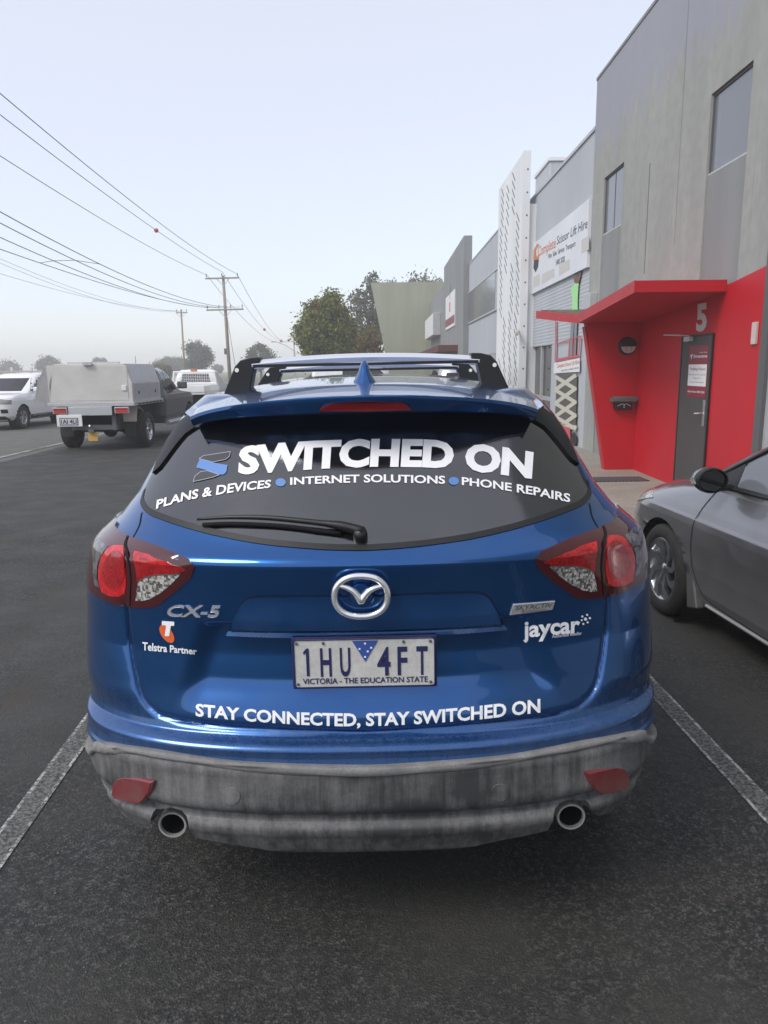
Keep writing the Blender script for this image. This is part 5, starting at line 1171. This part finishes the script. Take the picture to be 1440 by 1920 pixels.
# --- a four wheel drive wagon, used for three parked ones
SL = Loft([(0.32, 0.15, 4.75, 0.84, 0.4, 0.5), (0.45, 0.03, 4.86, 0.91, 0.35, 0.5), (0.70, 0.0, 4.90, 0.94, 0.3, 0.45), (0.95, 0.0, 4.88, 0.945, 0.3, 0.42), (1.05, 0.01, 4.82, 0.93, 0.3, 0.42), (1.12, 0.02, 4.65, 0.90, 0.3, 0.45), (1.17, 0.03, 3.9, 0.88, 0.3, 0.4), (1.20, 0.04, 3.65, 0.87, 0.3, 0.35),
           (1.45, 0.12, 3.15, 0.81, 0.3, 0.35), (1.68, 0.22, 2.72, 0.74, 0.3, 0.35), (1.78, 0.30, 2.50, 0.69, 0.3, 0.35), (1.82, 0.5, 2.3, 0.60, 0.3, 0.35)])
def wagon(label, paint, loc, rz, scale=1.0, roofbars=False, group=None):
    t = thing('parked_car', label, 'car', loc, rz, group); t.scale = (scale,)*3
    SL.shell([(3.98, 0.38, 0.45), (1.13, 0.38, 0.45)], nz=50, ns=40, nc=16).build('body', paint, t, auto=45)
    MB().box(-0.75, 0.75, 0.3, 4.6, 0.28, 0.7).build('floor_pan', 'underbody', t)
    for sd in (-1, 1):
        for y in (3.98, 1.13): MB().lathe([(0.0, -0.3), (0.46, -0.3), (0.46, -0.03)], (sd*0.92, y, 0.38), (sd, 0, 0), 24).build('wheel_housing', 'underbody', t)
        SL.side([(3.30, 1.23), (2.98, 1.46), (2.65, 1.66), (2.28, 1.68), (2.28, 1.22)], sd, 0.006, 0.1).build('side_window', 'dark_glass', t)
        SL.side([(2.20, 1.22), (2.20, 1.68), (1.35, 1.68), (1.30, 1.22)], sd, 0.006, 0.1).build('side_window', 'dark_glass', t)
        SL.side([(1.22, 1.23), (1.27, 1.67), (0.55, 1.62), (0.45, 1.25)], sd, 0.006, 0.1).build('side_window', 'dark_glass', t)
        mq = MB().box(min(sd*0.90, sd*1.12), max(sd*0.90, sd*1.12), 3.02, 3.16, 1.20, 1.36).build('door_mirror', paint, t, bev=0.03)
        SL.end([(sd*0.55, 0.86), (sd*0.90, 0.84), (sd*0.91, 0.98), (sd*0.60, 1.02)][::sd], True, 0.012, 0.05).build('headlight', 'lamp_clear', t)
        SL.end([(sd*0.62, 0.56), (sd*0.80, 0.56), (sd*0.80, 0.68), (sd*0.62, 0.68)][::sd], True, 0.01, 0.05).build('fog_lamp', 'black_plastic', t)
        SL.end([(sd*0.70, 0.75), (sd*0.92, 0.75), (sd*0.92, 1.10), (sd*0.74, 1.10)][::sd], False, 0.012, 0.05).build('tail_light', 'lamp_red', t)
        st = [(2.45, 0.62), (2.42, 1.0), (2.4, 1.18)]; strip_on(resample(st, 10), 0.012, 0.003, lambda a, b, o: np.stack([sd*(SL.x(a, b)+o), a, b], -1)).build('door_seam', 'black_gap', t)
        MB().tube([(sd*0.91, y, 0.40) for y in (1.65, 3.45)], 0.06, 8).build('side_step', 'black_plastic', t)
    SL.end([(-0.66, 1.24), (0.66, 1.24), (0.58, 1.66), (-0.58, 1.66)], True, 0.008, 0.08).build('windscreen', 'dark_glass', t, auto=40)
    SL.end([(-0.66, 1.22), (0.66, 1.22), (0.56, 1.62), (-0.56, 1.62)], False, 0.008, 0.08).build('rear_window', 'dark_glass', t, auto=40)
    SL.end([(-0.52, 0.72), (0.52, 0.72), (0.56, 1.0), (-0.56, 1.0)], True, 0.01, 0.06).build('grille', 'black_plastic', t)
    SL.end([(-0.56, 0.86), (0.56, 0.86), (0.56, 0.91), (-0.56, 0.91)], True, 0.022, 0.06).build('grille_bar', 'chrome', t)
    SL.end([(-0.80, 0.34), (0.80, 0.34), (0.70, 0.46), (-0.70, 0.46)], True, 0.012, 0.06).build('lower_bumper', 'black_plastic', t)
    if roofbars:
        for sd in (-1, 1): MB().tube([(sd*0.66, 0.7, 1.80), (sd*0.66, 0.8, 1.86), (sd*0.66, 2.2, 1.86), (sd*0.66, 2.3, 1.79)], 0.018, 6).build('roof_rail', 'black_plastic', t)
    wheels(t, wheel_proto(0.385, 0.25, 6, 'brushed_alu', twist=0.0, rr=0.62), 0.80, (3.98, 1.13), 0.385)
    return t
wagon('white four wheel drive wagon facing this way on the gravel beside the grey canopy ute', 'white_paint', (-11.02, 26.4, -0.006), R(180-3), 0.90)
wagon('silver four wheel drive wagon parked tail-out in front of the pale blue shop units', 'silver_paint', (2.5, 19.0, 0.0), 0, 0.95, True)
wagon('beige wagon standing on the verge in front of the white post fence', 'beige', (-16.9, 31.0, -0.006), R(168), 0.97)
# --- white van side-on beyond the blue car's roof
VL = Loft([(0.3, 0.1, 4.6, 0.85, 0.3, 0.4), (0.6, 0.0, 4.75, 0.92, 0.25, 0.45), (1.0, 0.0, 4.70, 0.94, 0.25, 0.5), (1.25, 0.02, 4.35, 0.92, 0.25, 0.5), (1.7, 0.06, 3.85, 0.84, 0.25, 0.4), (1.93, 0.12, 3.5, 0.78, 0.25, 0.35), (1.98, 0.3, 3.3, 0.70, 0.25, 0.3)])
van = thing('parked_van', 'white panel van parked side-on before the leaning concrete wall', 'van', (-3.1, 41.0, 0), R(-90))
VL.shell([(3.85, 0.33, 0.38), (0.9, 0.33, 0.38)], nz=40, ns=34, nc=14).build('body', 'white_paint', van, auto=45); MB().box(-0.7, 0.7, 0.3, 4.4, 0.25, 0.6).build('floor_pan', 'underbody', van)
for sd in (-1, 1):
    VL.side([(4.15, 1.22), (3.75, 1.65), (3.05, 1.68), (3.05, 1.2)], sd, 0.006, 0.1).build('side_window', 'dark_glass', van); VL.side([(2.95, 1.2), (2.95, 1.68), (1.7, 1.68), (1.7, 1.2)], sd, 0.006, 0.1).build('side_window', 'dark_glass', van)
wheels(van, wheel_proto(0.33, 0.22, 6, 'galv', twist=0.0), 0.80, (3.85, 0.9), 0.33)

# --- grey ute with an aluminium canopy
ut = thing('canopy_ute', 'dark grey ute with a bare aluminium tray canopy and red tail lamps', 'ute', (-5.87, 16.0, 0), R(-1))
HWt = 0.915
MB().box(-HWt, HWt, 0.0, 2.15, 0.95, 1.03).build('tray', 'galv', ut, bev=0.008)
for sd in (-1, 1):
    for k in range(7): MB().box(min(sd*0.916, sd*0.925), max(sd*0.916, sd*0.925), 0.25+k*0.26, 0.43+k*0.26, 0.97, 0.995).build('tie_slot', 'black_gap', ut)
cp = [(-0.88, 1.03), (0.88, 1.03), (0.88, 1.42), (0.73, 1.83), (-0.73, 1.83), (-0.88, 1.42)]
can_ = MB().prism([(x, 0.06, z) for x, z in cp], (0, 2.0, 0)); can_.f = [f[::-1] for f in can_.f]; cb = can_.build('canopy', 'canopy_alu', ut, bev=0.012)
for sd in (-1, 1):
    MB().add([(sd*0.882, 0.16, 1.08), (sd*0.882, 1.96, 1.08), (sd*0.882, 1.96, 1.405), (sd*0.882, 0.16, 1.405)], [(0, 1, 2, 3)]).build('side_panel', 'galv', cb)
    MB().add([(sd*0.877, 0.16, 1.44), (sd*0.877, 1.96, 1.44), (sd*0.740, 1.96, 1.815), (sd*0.740, 0.16, 1.815)], [(0, 1, 2, 3)]).build('lift_door', 'brushed_alu' if sd < 0 else 'galv', cb)
    for y in (0.45, 1.65): MB().lathe([(0.0, -0.012), (0.035, -0.01), (0.04, 0.0)], (sd*0.884, y, 1.22), (-sd, 0, 0), 12).build('latch', 'steel_dark', cb)
MB().box(-0.79, 0.79, 0.052, 0.0595, 1.07, 1.79).build('rear_door', 'canopy_alu', cb, bev=0.003)
MB().box(0.66, 0.76, 0.03, 0.0515, 1.27, 1.38).build('handle_recess', 'sign_white', cb, bev=0.006); MB().box(-0.10, 0.08, -0.02, 0.06, 1.80, 1.86).build('door_stay', 'galv', cb); MB().box(-0.55, 0.55, 0.3, 0.36, 1.83, 1.87).build('roof_strip', 'galv', cb)
wd_ = MB().prism([(-0.885, 0.06, 1.05), (-1.13, -0.10, 1.06), (-1.05, -0.05, 1.50), (-0.90, 0.06, 1.80), (-0.74, 0.06, 1.82)], (0, 1.6, 0)); wd_.build('open_side_door', 'canopy_alu', cb)
for sd in (-1, 1):
    x0, x1 = sorted((sd*0.50, sd*0.80))
    q = MB().box(x0, x1, -0.035, 0.02, 0.80, 0.93).build('lamp_housing', 'galv', ut, bev=0.006)
    MB().box(x0+0.02, x1-0.02, -0.046, -0.036, 0.865, 0.912).build('red_lens', 'lamp_red', q); MB().box(x0+0.02, x1-0.02, -0.046, -0.036, 0.815, 0.858).build('amber_lens', 'lamp_red_bright', q)
    MB().box(min(sd*0.56, sd*0.80), max(sd*0.56, sd*0.80), 0.36, 0.375, 0.28, 0.62).build('mud_flap', 'rubber', ut); MB().prism([(sd*0.54, 0.36, 0.60), (sd*0.82, 0.36, 0.60), (sd*0.86, 0.33, 0.95), (sd*0.54, 0.33, 0.95)][::sd], (0, 0.02, 0)).build('guard_panel', 'light_lens', ut)
    MB().tube([(sd*0.70, 1.35+0.46*math.cos(a) - 0.45, 0.42+0.46*math.sin(a)) for a in np.linspace(0, math.pi, 10)], 0.03, 6).build('wheel_guard', 'galv', ut)
MB().box(-0.48, 0.44, -0.02, 0.015, 0.76, 0.945).build('dented_panel', 'brushed_alu', ut, bev=0.004)
pp_ = MB().box(-0.74, -0.20, -0.03, -0.01, 0.53, 0.78).build('plate_bracket', 'sign_white', ut, bev=0.01)
npz = MB().box(-0.66, -0.30, -0.04, -0.031, 0.575, 0.70).build('number_plate', 'plate_white', pp_)
MB().box(-0.675, -0.285, -0.0365, -0.0305, 0.56, 0.715).build('plate_surround', 'plate_navy', npz)
u_, v_, f_ = text_uv('rego'); m = MB(); m.v = [(-0.645+0.33*a, -0.0415, 0.595+0.085*b) for a, b in zip(u_, v_)]; m.f = f_; m.build('plate_lettering', 'plate_navy', npz)
MB().box(-0.50, 0.50, 0.12, 0.24, 0.44, 0.55).build('tow_bar', 'steel_dark', ut, bev=0.01); MB().box(-0.09, 0.03, -0.05, 0.18, 0.40, 0.47).build('tow_tongue', 'steel_dark', ut)
MB().lathe([(0.0, 0.10), (0.025, 0.09), (0.028, 0.05), (0.015, 0.02), (0.015, 0.0)], (-0.05, -0.02, 0.47), (0, 0, 1), 12).build('tow_ball', 'chrome', ut, smooth=True)
MB().box(-0.12, 0.08, 0.02, 0.03, 0.22, 0.40).build('tow_tag', 'yellow_tag', ut); MB().box(0.38, 0.47, 0.10, 0.9, 0.44, 0.90).build('chassis_rail', 'steel_dark', ut); MB().box(-0.47, -0.38, 0.10, 0.9, 0.44, 0.90).build('chassis_rail', 'steel_dark', ut)
MB().tube([(-0.75, 0.90, 0.40), (0.75, 0.90, 0.40)], 0.06, 8).build('rear_axle', 'underbody', ut); MB().lathe([(0.0, -0.14), (0.13, -0.1), (0.16, 0.0), (0.13, 0.1), (0.0, 0.14)], (0.05, 0.90, 0.38), (0, 1, 0), 16).build('differential', 'underbody', ut, smooth=True)
MB().box(-0.45, 0.45, 0.9, 5.0, 0.42, 0.72).build('chassis', 'underbody', ut)
CL = Loft([(0.42, 2.30, 5.20, 0.84, 0.12, 0.5), (0.60, 2.25, 5.32, 0.90, 0.12, 0.5), (1.00, 2.25, 5.32, 0.915, 0.12, 0.5), (1.10, 2.26, 5.15, 0.90, 0.12, 0.5), (1.16, 2.27, 4.2, 0.88, 0.12, 0.4), (1.20, 2.27, 4.0, 0.87, 0.12, 0.4), (1.45, 2.30, 3.6, 0.80, 0.12, 0.35), (1.66, 2.36, 3.25, 0.72, 0.14, 0.35), (1.74, 2.5, 3.05, 0.62, 0.15, 0.3)], n=3)
CL.shell([(4.55, 0.39, 0.47)], nz=46, ns=34, nc=14).build('cab', 'dark_grey_paint', ut, auto=45)
for sd in (-1, 1):
    CL.side([(3.75, 1.20), (3.45, 1.45), (3.20, 1.62), (2.78, 1.64), (2.75, 1.20)], sd, 0.006, 0.08).build('side_window', 'dark_glass', ut); CL.side([(2.68, 1.20), (2.70, 1.63), (2.50, 1.60), (2.42, 1.25)], sd, 0.006, 0.08).build('side_window', 'dark_glass', ut)
    MB().box(min(sd*0.90, sd*1.14), max(sd*0.90, sd*1.14), 3.45, 3.56, 1.22, 1.40).build('door_mirror', 'steel_dark', ut, bev=0.03); MB().tube([(sd*0.88, 2.5, 0.42), (sd*0.88, 4.0, 0.42)], 0.06, 8).build('side_step', 'galv', ut)
MB().tube([(0.30, 2.2, 1.76), (0.28, 2.25, 2.02)], 0.006, 5).build('aerial', 'steel_dark', ut)
wheels(ut, wheel_proto(0.39, 0.27, 6, 'chrome', twist=0.15, rr=0.62), 0.80, (0.90, 4.55), 0.39)

# --- white tray ute further on
wu = thing('tray_ute', 'white tray ute with a wire mesh headboard, ahead of the grey canopy ute', 'ute', (-6.75, 27.0, 0), R(-1)); wu.scale = (0.97,)*3
MB().box(-0.93, 0.93, 0.0, 2.4, 0.85, 0.93).build('tray', 'white_paint', wu)
MB().box(-0.93, 0.93, -0.03, 0.0, 0.93, 1.16).build('tailgate', 'white_paint', wu, bev=0.01)
for sd in (-1, 1): MB().box(min(sd*0.90, sd*0.93), max(sd*0.90, sd*0.93), 0.001, 2.4, 0.93, 1.16).build('side_board', 'white_paint', wu, bev=0.01)
fr_ = MB()
for a, b in (((-0.86, 1.1), (-0.80, 1.66)), ((0.86, 1.1), (0.80, 1.66)), ((-0.82, 1.66), (0.82, 1.66)), ((-0.84, 1.22), (0.84, 1.22))): fr_.tube([(a[0], 2.35, a[1]), (b[0], 2.35, b[1])], 0.035, 6)
hbd = fr_.build('headboard', 'white_paint', wu)
ms = MB()
for k in range(18): x = -0.76+1.52*k/17; ms.tube([(x, 2.34, 1.22), (x, 2.34, 1.62)], 0.006, 4)
for k in range(7): z = 1.24+0.36*k/6; ms.tube([(-0.80, 2.335, z), (0.80, 2.335, z)], 0.006, 4)
ms.build('mesh_screen', 'white_paint', hbd); MB().box(-0.12, 0.12, 2.3, 2.4, 1.69, 1.77).build('beacon', 'ink_orange', hbd)
CL2 = CL; c2 = CL2.shell([(4.55, 0.39, 0.47)], nz=40, ns=30, nc=12).build('cab', 'white_paint', wu, auto=45); c2.location = (0, 0.25, 0)
g_ = CL.end([(-0.60, 1.22), (0.60, 1.22), (0.52, 1.58), (-0.52, 1.58)], False, 0.01, 0.1).build('rear_window', 'dark_glass', wu); g_.location = (0, 0.25, 0)
MB().box(-0.45, 0.45, 0.1, 5.0, 0.42, 0.84).build('chassis', 'underbody', wu)
wheels(wu, wheel_proto(0.36, 0.24, 6, 'galv', twist=0.0), 0.78, (0.95, 4.8), 0.36)
# ================================================================ poles, wires, fence, trees, haze
def pole(name, label, base, h, arms, mat='timber_pole', r=0.15, cat='power pole'):
    t = thing(name, label, cat, base); MB().tube([(0, 0, -0.3), (0, 0, h*0.5), (0, 0, h)], [r, r*0.85, r*0.68], 12).build('pole', mat, t, smooth=True)
    for z, x0, x1 in arms:
        a = MB().box(x0, x1, -0.24, -0.13, z-0.06, z+0.06).build('crossarm', 'timber_pole', t)
        for x in np.linspace(x0+0.1, x1-0.1, 4 if z < h-1 else 3):
            MB().lathe([(0.0, 0.34), (0.03, 0.33), (0.055, 0.22), (0.03, 0.2), (0.05, 0.12), (0.02, 0.1), (0.015, 0.0)], (x, -0.185, z+0.06), (0, 0, 1), 10).build('insulator', 'steel_dark', a)
        for sd in (-1, 1): MB().tube([(sd*0.55, -0.18, z-0.03), (0, -0.15, z-0.65)], 0.025, 5).build('brace', 'galv', t)
    return t
D1 = 67.0; pt = atY(416, 517, D1); H1 = pt.z; X1 = atY(428, 640, D1).x
za1 = atY(416, 522, D1).z; za2 = atY(418, 581, D1).z
p1 = pole('power_pole', 'tall timber power pole with two crossarms, by the road', (X1, D1, 0), H1, [(za1, -1.5, 1.35), (za2, -1.6, 1.6)], r=0.17)
p1.rotation_euler = (0, R(-1.0), 0)
MB().box(-0.32, -0.16, -0.15, 0.1, 3.0, 3.5).build('meter_box', 'steel_dark', p1)
MB().tube([(0.1, 0, za2-0.5), (1.0, -1.5, 0.0)], 0.02, 4).build('guy_wire', 'wire', p1)
D2 = 95.0; b2 = atY(343, 640, D2); p2h = atY(340, 580, D2).z
p2 = pole('power_pole', 'slim pale power pole with a short crossarm, standing behind the white tray ute', (b2.x, D2, 0), p2h, [(p2h-0.4, -0.6, 0.8)], r=0.14)
D3 = 190.0; b3 = atY(551, 640, D3); pole('power_pole', 'distant power pole at the end of the wire run, half hidden by the big tree', (b3.x, D3, 0), atY(551, 628, D3).z, [(atY(551, 631, D3).z, -1.4, 1.4)], r=0.2)
def wire(label, A, pts, x, r=0.016, extend=9.0, group='overhead power wires'):
    """A: world point at the pole; pts: two photo points the wire passes, on the upright plane x = const"""
    q = [A]+[atX(px, py, x) for px, py in pts]; Y = np.array([p.y for p in q]); Zs = np.array([p.z for p in q]); Xs = np.array([p.x for p in q])
    c = np.polyfit(Y, Zs, 2); ys = np.linspace(A.y, Y.min()-extend, 26); xs = np.interp(ys, np.sort(Y), Xs[np.argsort(Y)])
    o = MB().tube([(a, b, float(np.polyval(c, b))) for a, b in zip(xs, ys)], r, 5).build('power_line', 'wire'); tag(o, label, 'power line', group); return c
top = lambda dx, z, dz=0.30: p1.matrix_basis @ Vector((dx, -0.18, z+dz))
cL = wire('top left wire running to the upper crossarm of the tall timber pole', top(-1.35, za1), [(140, 380), (0, 292)], X1-1.4)
cC = wire('top wire with an orange marker ball, running to the tall timber pole', top(0.0, za1, 0.5), [(220, 380), (0, 215)], X1-0.1)
cR = wire('highest wire, ending on the roadside tip of the upper crossarm', top(1.25, za1), [(250, 380), (0, 175)], X1+1.2)
LOWL = ['lower wire ending at the road-side tip of the tall pole lower crossarm', 'lower wire ending between pole and road-side tip of the lower crossarm', 'lower wire ending between pole and field-side tip of the lower crossarm', 'lower wire ending at the field-side tip of the tall pole lower crossarm']
for LW_, (dx, pts) in zip(LOWL, ((1.3, [(187, 495), (0, 397)]), (0.5, [(143, 489), (0, 418)]), (-0.5, [(103, 490), (0, 445)]), (-1.4, [(75, 493), (0, 467)]))): wire(LW_, top(dx, za2, 0.2), pts, X1+dx*0.9)
for k, pts in enumerate(([(110, 530), (0, 485)], [(110, 537), (0, 493)], [(240, 573), (0, 513)])): wire(('upper faint wire ending at the field side of the slim pale pole', 'faint wire ending at the top of the slim pale pole', 'lowest faint wire ending at the road side of the slim pale pole')[k], Vector((b2.x-0.4+0.4*k, D2, p2h-0.2)), pts, b2.x-0.4+0.4*k, 0.012)
def ball(px, py, Y, r, label):
    p = atY(px, py, Y); t = thing('marker_ball', label, 'marker ball', p, 0); MB().lathe([(r*math.sin(a), -r*math.cos(a)) for a in np.linspace(0, math.pi, 10)], (0, 0, 0), (0, 0, 1), 16).build('ball', 'ball_orange', t, smooth=True)
    MB().lathe([(r*1.02, -0.02), (r*1.06, 0.0), (r*1.02, 0.02)], (0, 0, 0), (0, 0, 1), 16).build('seam', 'wire', t)
xb_ = X1-0.1; yb_ = atX(293, 432, xb_).y
ball(293, 432, yb_, 0.13, 'orange marker ball hanging highest on the near wire')
far = [(top(1.25, za1), (553, 631)), (top(0.0, za1, 0.5), (551, 629)), (top(-1.35, za1), (549, 631))]
FL_ = ['far wire sagging from the road-side tip of the tall pole to the distant pole', 'far wire with small orange balls sagging from tall pole to distant pole', 'far wire sagging from the field-side tip of the tall pole to the distant pole']
for FW_, (A_, (px, py)) in zip(FL_, far):
    B_ = atY(px, py, D3); pts_ = []
    for t_ in np.linspace(0, 1, 30): q_ = A_.lerp(B_, t_); q_.z -= 3.2*4*t_*(1-t_); pts_.append(q_)
    o = MB().tube(pts_, 0.02, 5).build('power_line', 'wire'); tag(o, FW_, 'power line', 'overhead power wires')
for t_, r_ in ((0.32, 0.2), (0.60, 0.26), (0.80, 0.3)):
    q_ = far[1][0].lerp(atY(551, 629, D3), t_); q_.z -= 3.2*4*t_*(1-t_)
    bl = MB().lathe([(r_*math.sin(a), -r_*math.cos(a)) for a in np.linspace(0, math.pi, 9)], q_, (0, 0, 1), 14).build('marker_ball', 'ball_orange', smooth=True); tag(bl, {0.32: 'small orange marker ball beyond the tall pole, closest to it', 0.60: 'small orange marker ball between its two neighbours on the far wire', 0.80: 'small orange marker ball on the far wire, closest to the distant pole'}[t_], 'marker ball', 'far marker balls')
sp = []                         # loose jumper between two of the lower wires
for px, py in ((75, 493), (100, 489), (140, 488), (187, 495)): sp.append(atX(px, py, X1+np.interp(px, [75, 187], [-1.26, 1.17])))
tag(MB().tube(sp, 0.012, 5).build('wire_spreader', 'wire'), 'thin curved spreader tying the four lower wires together', 'wire spreader')
# street light
Ds = 85.0; sb = atY(553, 680, Ds); st = thing('street_light', 'grey street light with a long outreach arm, left of the big tree', 'street light', (sb.x, Ds, 0))
sh = atY(553, 657, Ds).z; se = atY(518, 641, Ds)
MB().tube([(0, 0, 0), (0, 0, sh)], [0.09, 0.06], 8).build('column', 'galv', st); MB().tube([(0, 0, sh-0.1), ((se.x-sb.x)*0.5, 0, (sh+se.z)/2+0.1), (se.x-sb.x, 0, se.z)], 0.04, 6).build('outreach_arm', 'galv', st)
MB().box(se.x-sb.x-0.55, se.x-sb.x+0.05, -0.12, 0.12, se.z-0.05, se.z+0.07).build('lamp_head', 'galv', st, bev=0.03)
# post and rail fence across the field
fn_ = thing('rail_fence', 'pale post and rail fence beyond the white wagon', 'fence', (-21, 46, 0))
for k in range(12): MB().box(-5+k*1.15-0.06, -5+k*1.15+0.06, -0.06, 0.06, -0.02, 1.95).build('post', 'sign_white' if k % 3 else 'light_lens', fn_)
for z in (0.7, 1.2, 1.7): MB().box(-5.2, 7.8, -0.085, -0.06, z-0.05, z+0.05).build('rail', 'light_lens', fn_)

# ---- trees: trunk, limbs, and a crown of separate leaves gathered in clumps
def tree(label, base, h, w, z0, leafmat, n_cl, n_leaf, leaf, top_mat=None, name='tree', open_=0.0, seed=1, flat=1.0, clump=0.13):
    g = np.random.default_rng(seed); t = thing(name, label, 'tree' if name != 'bush' else 'bush', base)
    tr = MB(); cz = (h+z0)/2; hh = (h-z0)/2
    tr.tube([(0, 0, -0.2), (0.05, 0, z0*0.6+0.1), (0.02*h, 0, z0+hh*0.5), (0.0, 0.0, z0+hh*1.3)], [0.035*h+0.04, 0.028*h+0.03, 0.018*h+0.02, 0.01*h], 9)
    C = []
    while len(C) < n_cl:
        d = g.normal(size=3); d /= np.linalg.norm(d); r = g.uniform(0.35+0.25*(1-open_), 1.0)**0.6
        bumpy = 0.84+0.16*math.sin(3.1*d[0]+seed)*math.sin(4.3*d[2]+2*seed)+0.12*g.normal()*0.6
        p = d*r*bumpy
        wz = 1.0 if p[2] < 0 else max(0.25, 1-0.45*p[2]**2*flat)
        C.append((p[0]*w/2*wz, p[1]*w/2*wz, cz+p[2]*hh))
    for c in C[:14]: tr.tube([(0.01*h, 0, z0+hh*0.25), (c[0]*0.5, c[1]*0.5, (c[2]+z0+hh*0.4)/2+0.1*h), tuple(np.array(c)*[0.9, 0.9, 1.0])], [0.014*h, 0.009*h, 0.003*h], 5)
    tr.build('trunk', 'bark', t, smooth=True)
    mats = {leafmat: MB()}; 
    if top_mat: mats[top_mat] = MB()
    for c in C:
        rr = clump*w*g.uniform(0.7, 1.25); n = int(n_leaf*g.uniform(0.7, 1.3))
        rust = top_mat and g.random() < np.clip((c[2]-cz)/hh*0.6-0.2, 0.03, 0.5)
        m = mats[top_mat] if rust else mats[leafmat]
        off = g.normal(size=(n, 3))*rr*[0.62, 0.62, 0.5]; ax = g.normal(size=(n, 3)); ax /= np.linalg.norm(ax, axis=1, keepdims=True); b = np.cross(ax, g.normal(size=(n, 3))); b /= np.linalg.norm(b, axis=1, keepdims=True)
        s = leaf*g.uniform(0.6, 1.3, n)
        for k in range(n):
            o = np.array(c)+off[k]; o[2] = max(o[2], z0*0.5); u, v = ax[k]*s[k], b[k]*s[k]*0.5
            m.add([o-u, o+v, o+u, o-v], [(0, 1, 2, 3)])
    for k, (mt, m) in enumerate(mats.items()):
        if m.f: m.build('crown' if k == 0 else 'crown_top', mt, t)
    return t
def tpx(px, top_py, d): p = atY(px, top_py, d); return p
d = 48; p = tpx(611, 540, d); tree('broad dense green tree turning rust at its top, beyond the roof bars', (p.x, d, 0), p.z, 4.0, 0.8, 'leaf_green', 270, 95, 0.12, 'leaf_rust', seed=3, clump=0.10)
d = 70; p = tpx(698, 518, d); tree('tall open gum tree behind the leaning concrete wall edge', (p.x, d, 0), p.z, 5.6, 2.2, 'leaf_gum', 90, 55, 0.17, None, open_=0.8, seed=8, clump=0.085)
d = 46; p = tpx(692, 602, d); tree('small tree with a rusty crown beside the leaning concrete wall', (p.x, d, 0), p.z, 1.9, 0.9, 'leaf_mixed', 70, 60, 0.10, None, seed=5, clump=0.13)
d = 88; p = tpx(790, 514, d); tree('pale green treetop showing over the leaning concrete wall', (p.x, d, 0), p.z, 6.6, 4.0, 'leaf_lime', 90, 70, 0.2, None, seed=6, flat=0.5)
d = 96; p = tpx(735, 520, d); tree('thin grey-green treetop left of the pale treetop over the wall', (p.x, d, 0), p.z, 5.2, 4.0, 'leaf_gum', 60, 60, 0.2, None, seed=16, open_=0.6)
d = 128; p = tpx(373, 638, d); tree('upright grey gum tree behind the slim pale pole', (p.x, d, 0), p.z, 4.9, 1.3, 'leaf_gum', 90, 60, 0.2, None, seed=7, flat=0.6)
d = 118; p = tpx(487, 642, d); tree('small round hazy tree between the power pole and the big tree', (p.x, d, 0), p.z, 4.4, 1.5, 'leaf_gum', 70, 60, 0.18, None, seed=9)
d = 205; p = tpx(92, 669, d); tree('rounded dark tree fading in the mist behind the white wagon', (p.x, d, 0), p.z, 6.6, 0.8, 'leaf_gum', 70, 60, 0.3, None, seed=10, flat=0.5)
d = 225; p = tpx(186, 669, d); tree('misty tree just showing above the aluminium canopy', (p.x, d, 0), p.z, 5.5, 0.8, 'leaf_gum', 50, 50, 0.3, None, seed=11, flat=0.5)
d = 190; p = tpx(318, 671, d); tree('wide misty clump of trees left of the slim pale pole', (p.x, d, 0), p.z, 10.5, 0.6, 'leaf_gum', 120, 70, 0.28, None, seed=12, flat=0.35, clump=0.08)
d = 105; p = tpx(302, 681, d); tree('low bright lime green bush before the misty clump of trees', (p.x, d, 0), p.z, 3.0, 0.2, 'leaf_lime', 60, 60, 0.13, None, name='bush', seed=13, flat=0.4)
d = 215; p = tpx(408, 684, d); tree('tiny misty tree between the upright gum and the tall pole', (p.x, d, 0), p.z, 3.2, 0.6, 'leaf_gum', 30, 40, 0.26, None, seed=14)
d = 230; p = tpx(12, 676, d); tree('faint misty tree behind the beige wagon', (p.x, d, 0), p.z, 8.0, 0.6, 'leaf_gum', 50, 40, 0.3, None, seed=15, open_=0.6)
# ---- mist
hz_ = MB().box(-430, 430, -70, 650, -1.5, 13.5).build('haze', 'black_gap'); tag(hz_, 'thin pale morning mist over the whole place', 'haze', None, 'stuff')
hm = bpy.data.materials.new('mist'); hm.use_nodes = True; hn = hm.node_tree; hn.nodes.clear()
ho = hn.nodes.new('ShaderNodeOutputMaterial'); pv = hn.nodes.new('ShaderNodeVolumePrincipled'); pv.inputs['Color'].default_value = (0.99, 0.99, 1.0, 1); pv.inputs['Density'].default_value = 0.0025; pv.inputs['Anisotropy'].default_value = 0.0
hn.links.new(pv.outputs[0], ho.inputs['Volume']); hz_.data.materials.clear(); hz_.data.materials.append(hm)
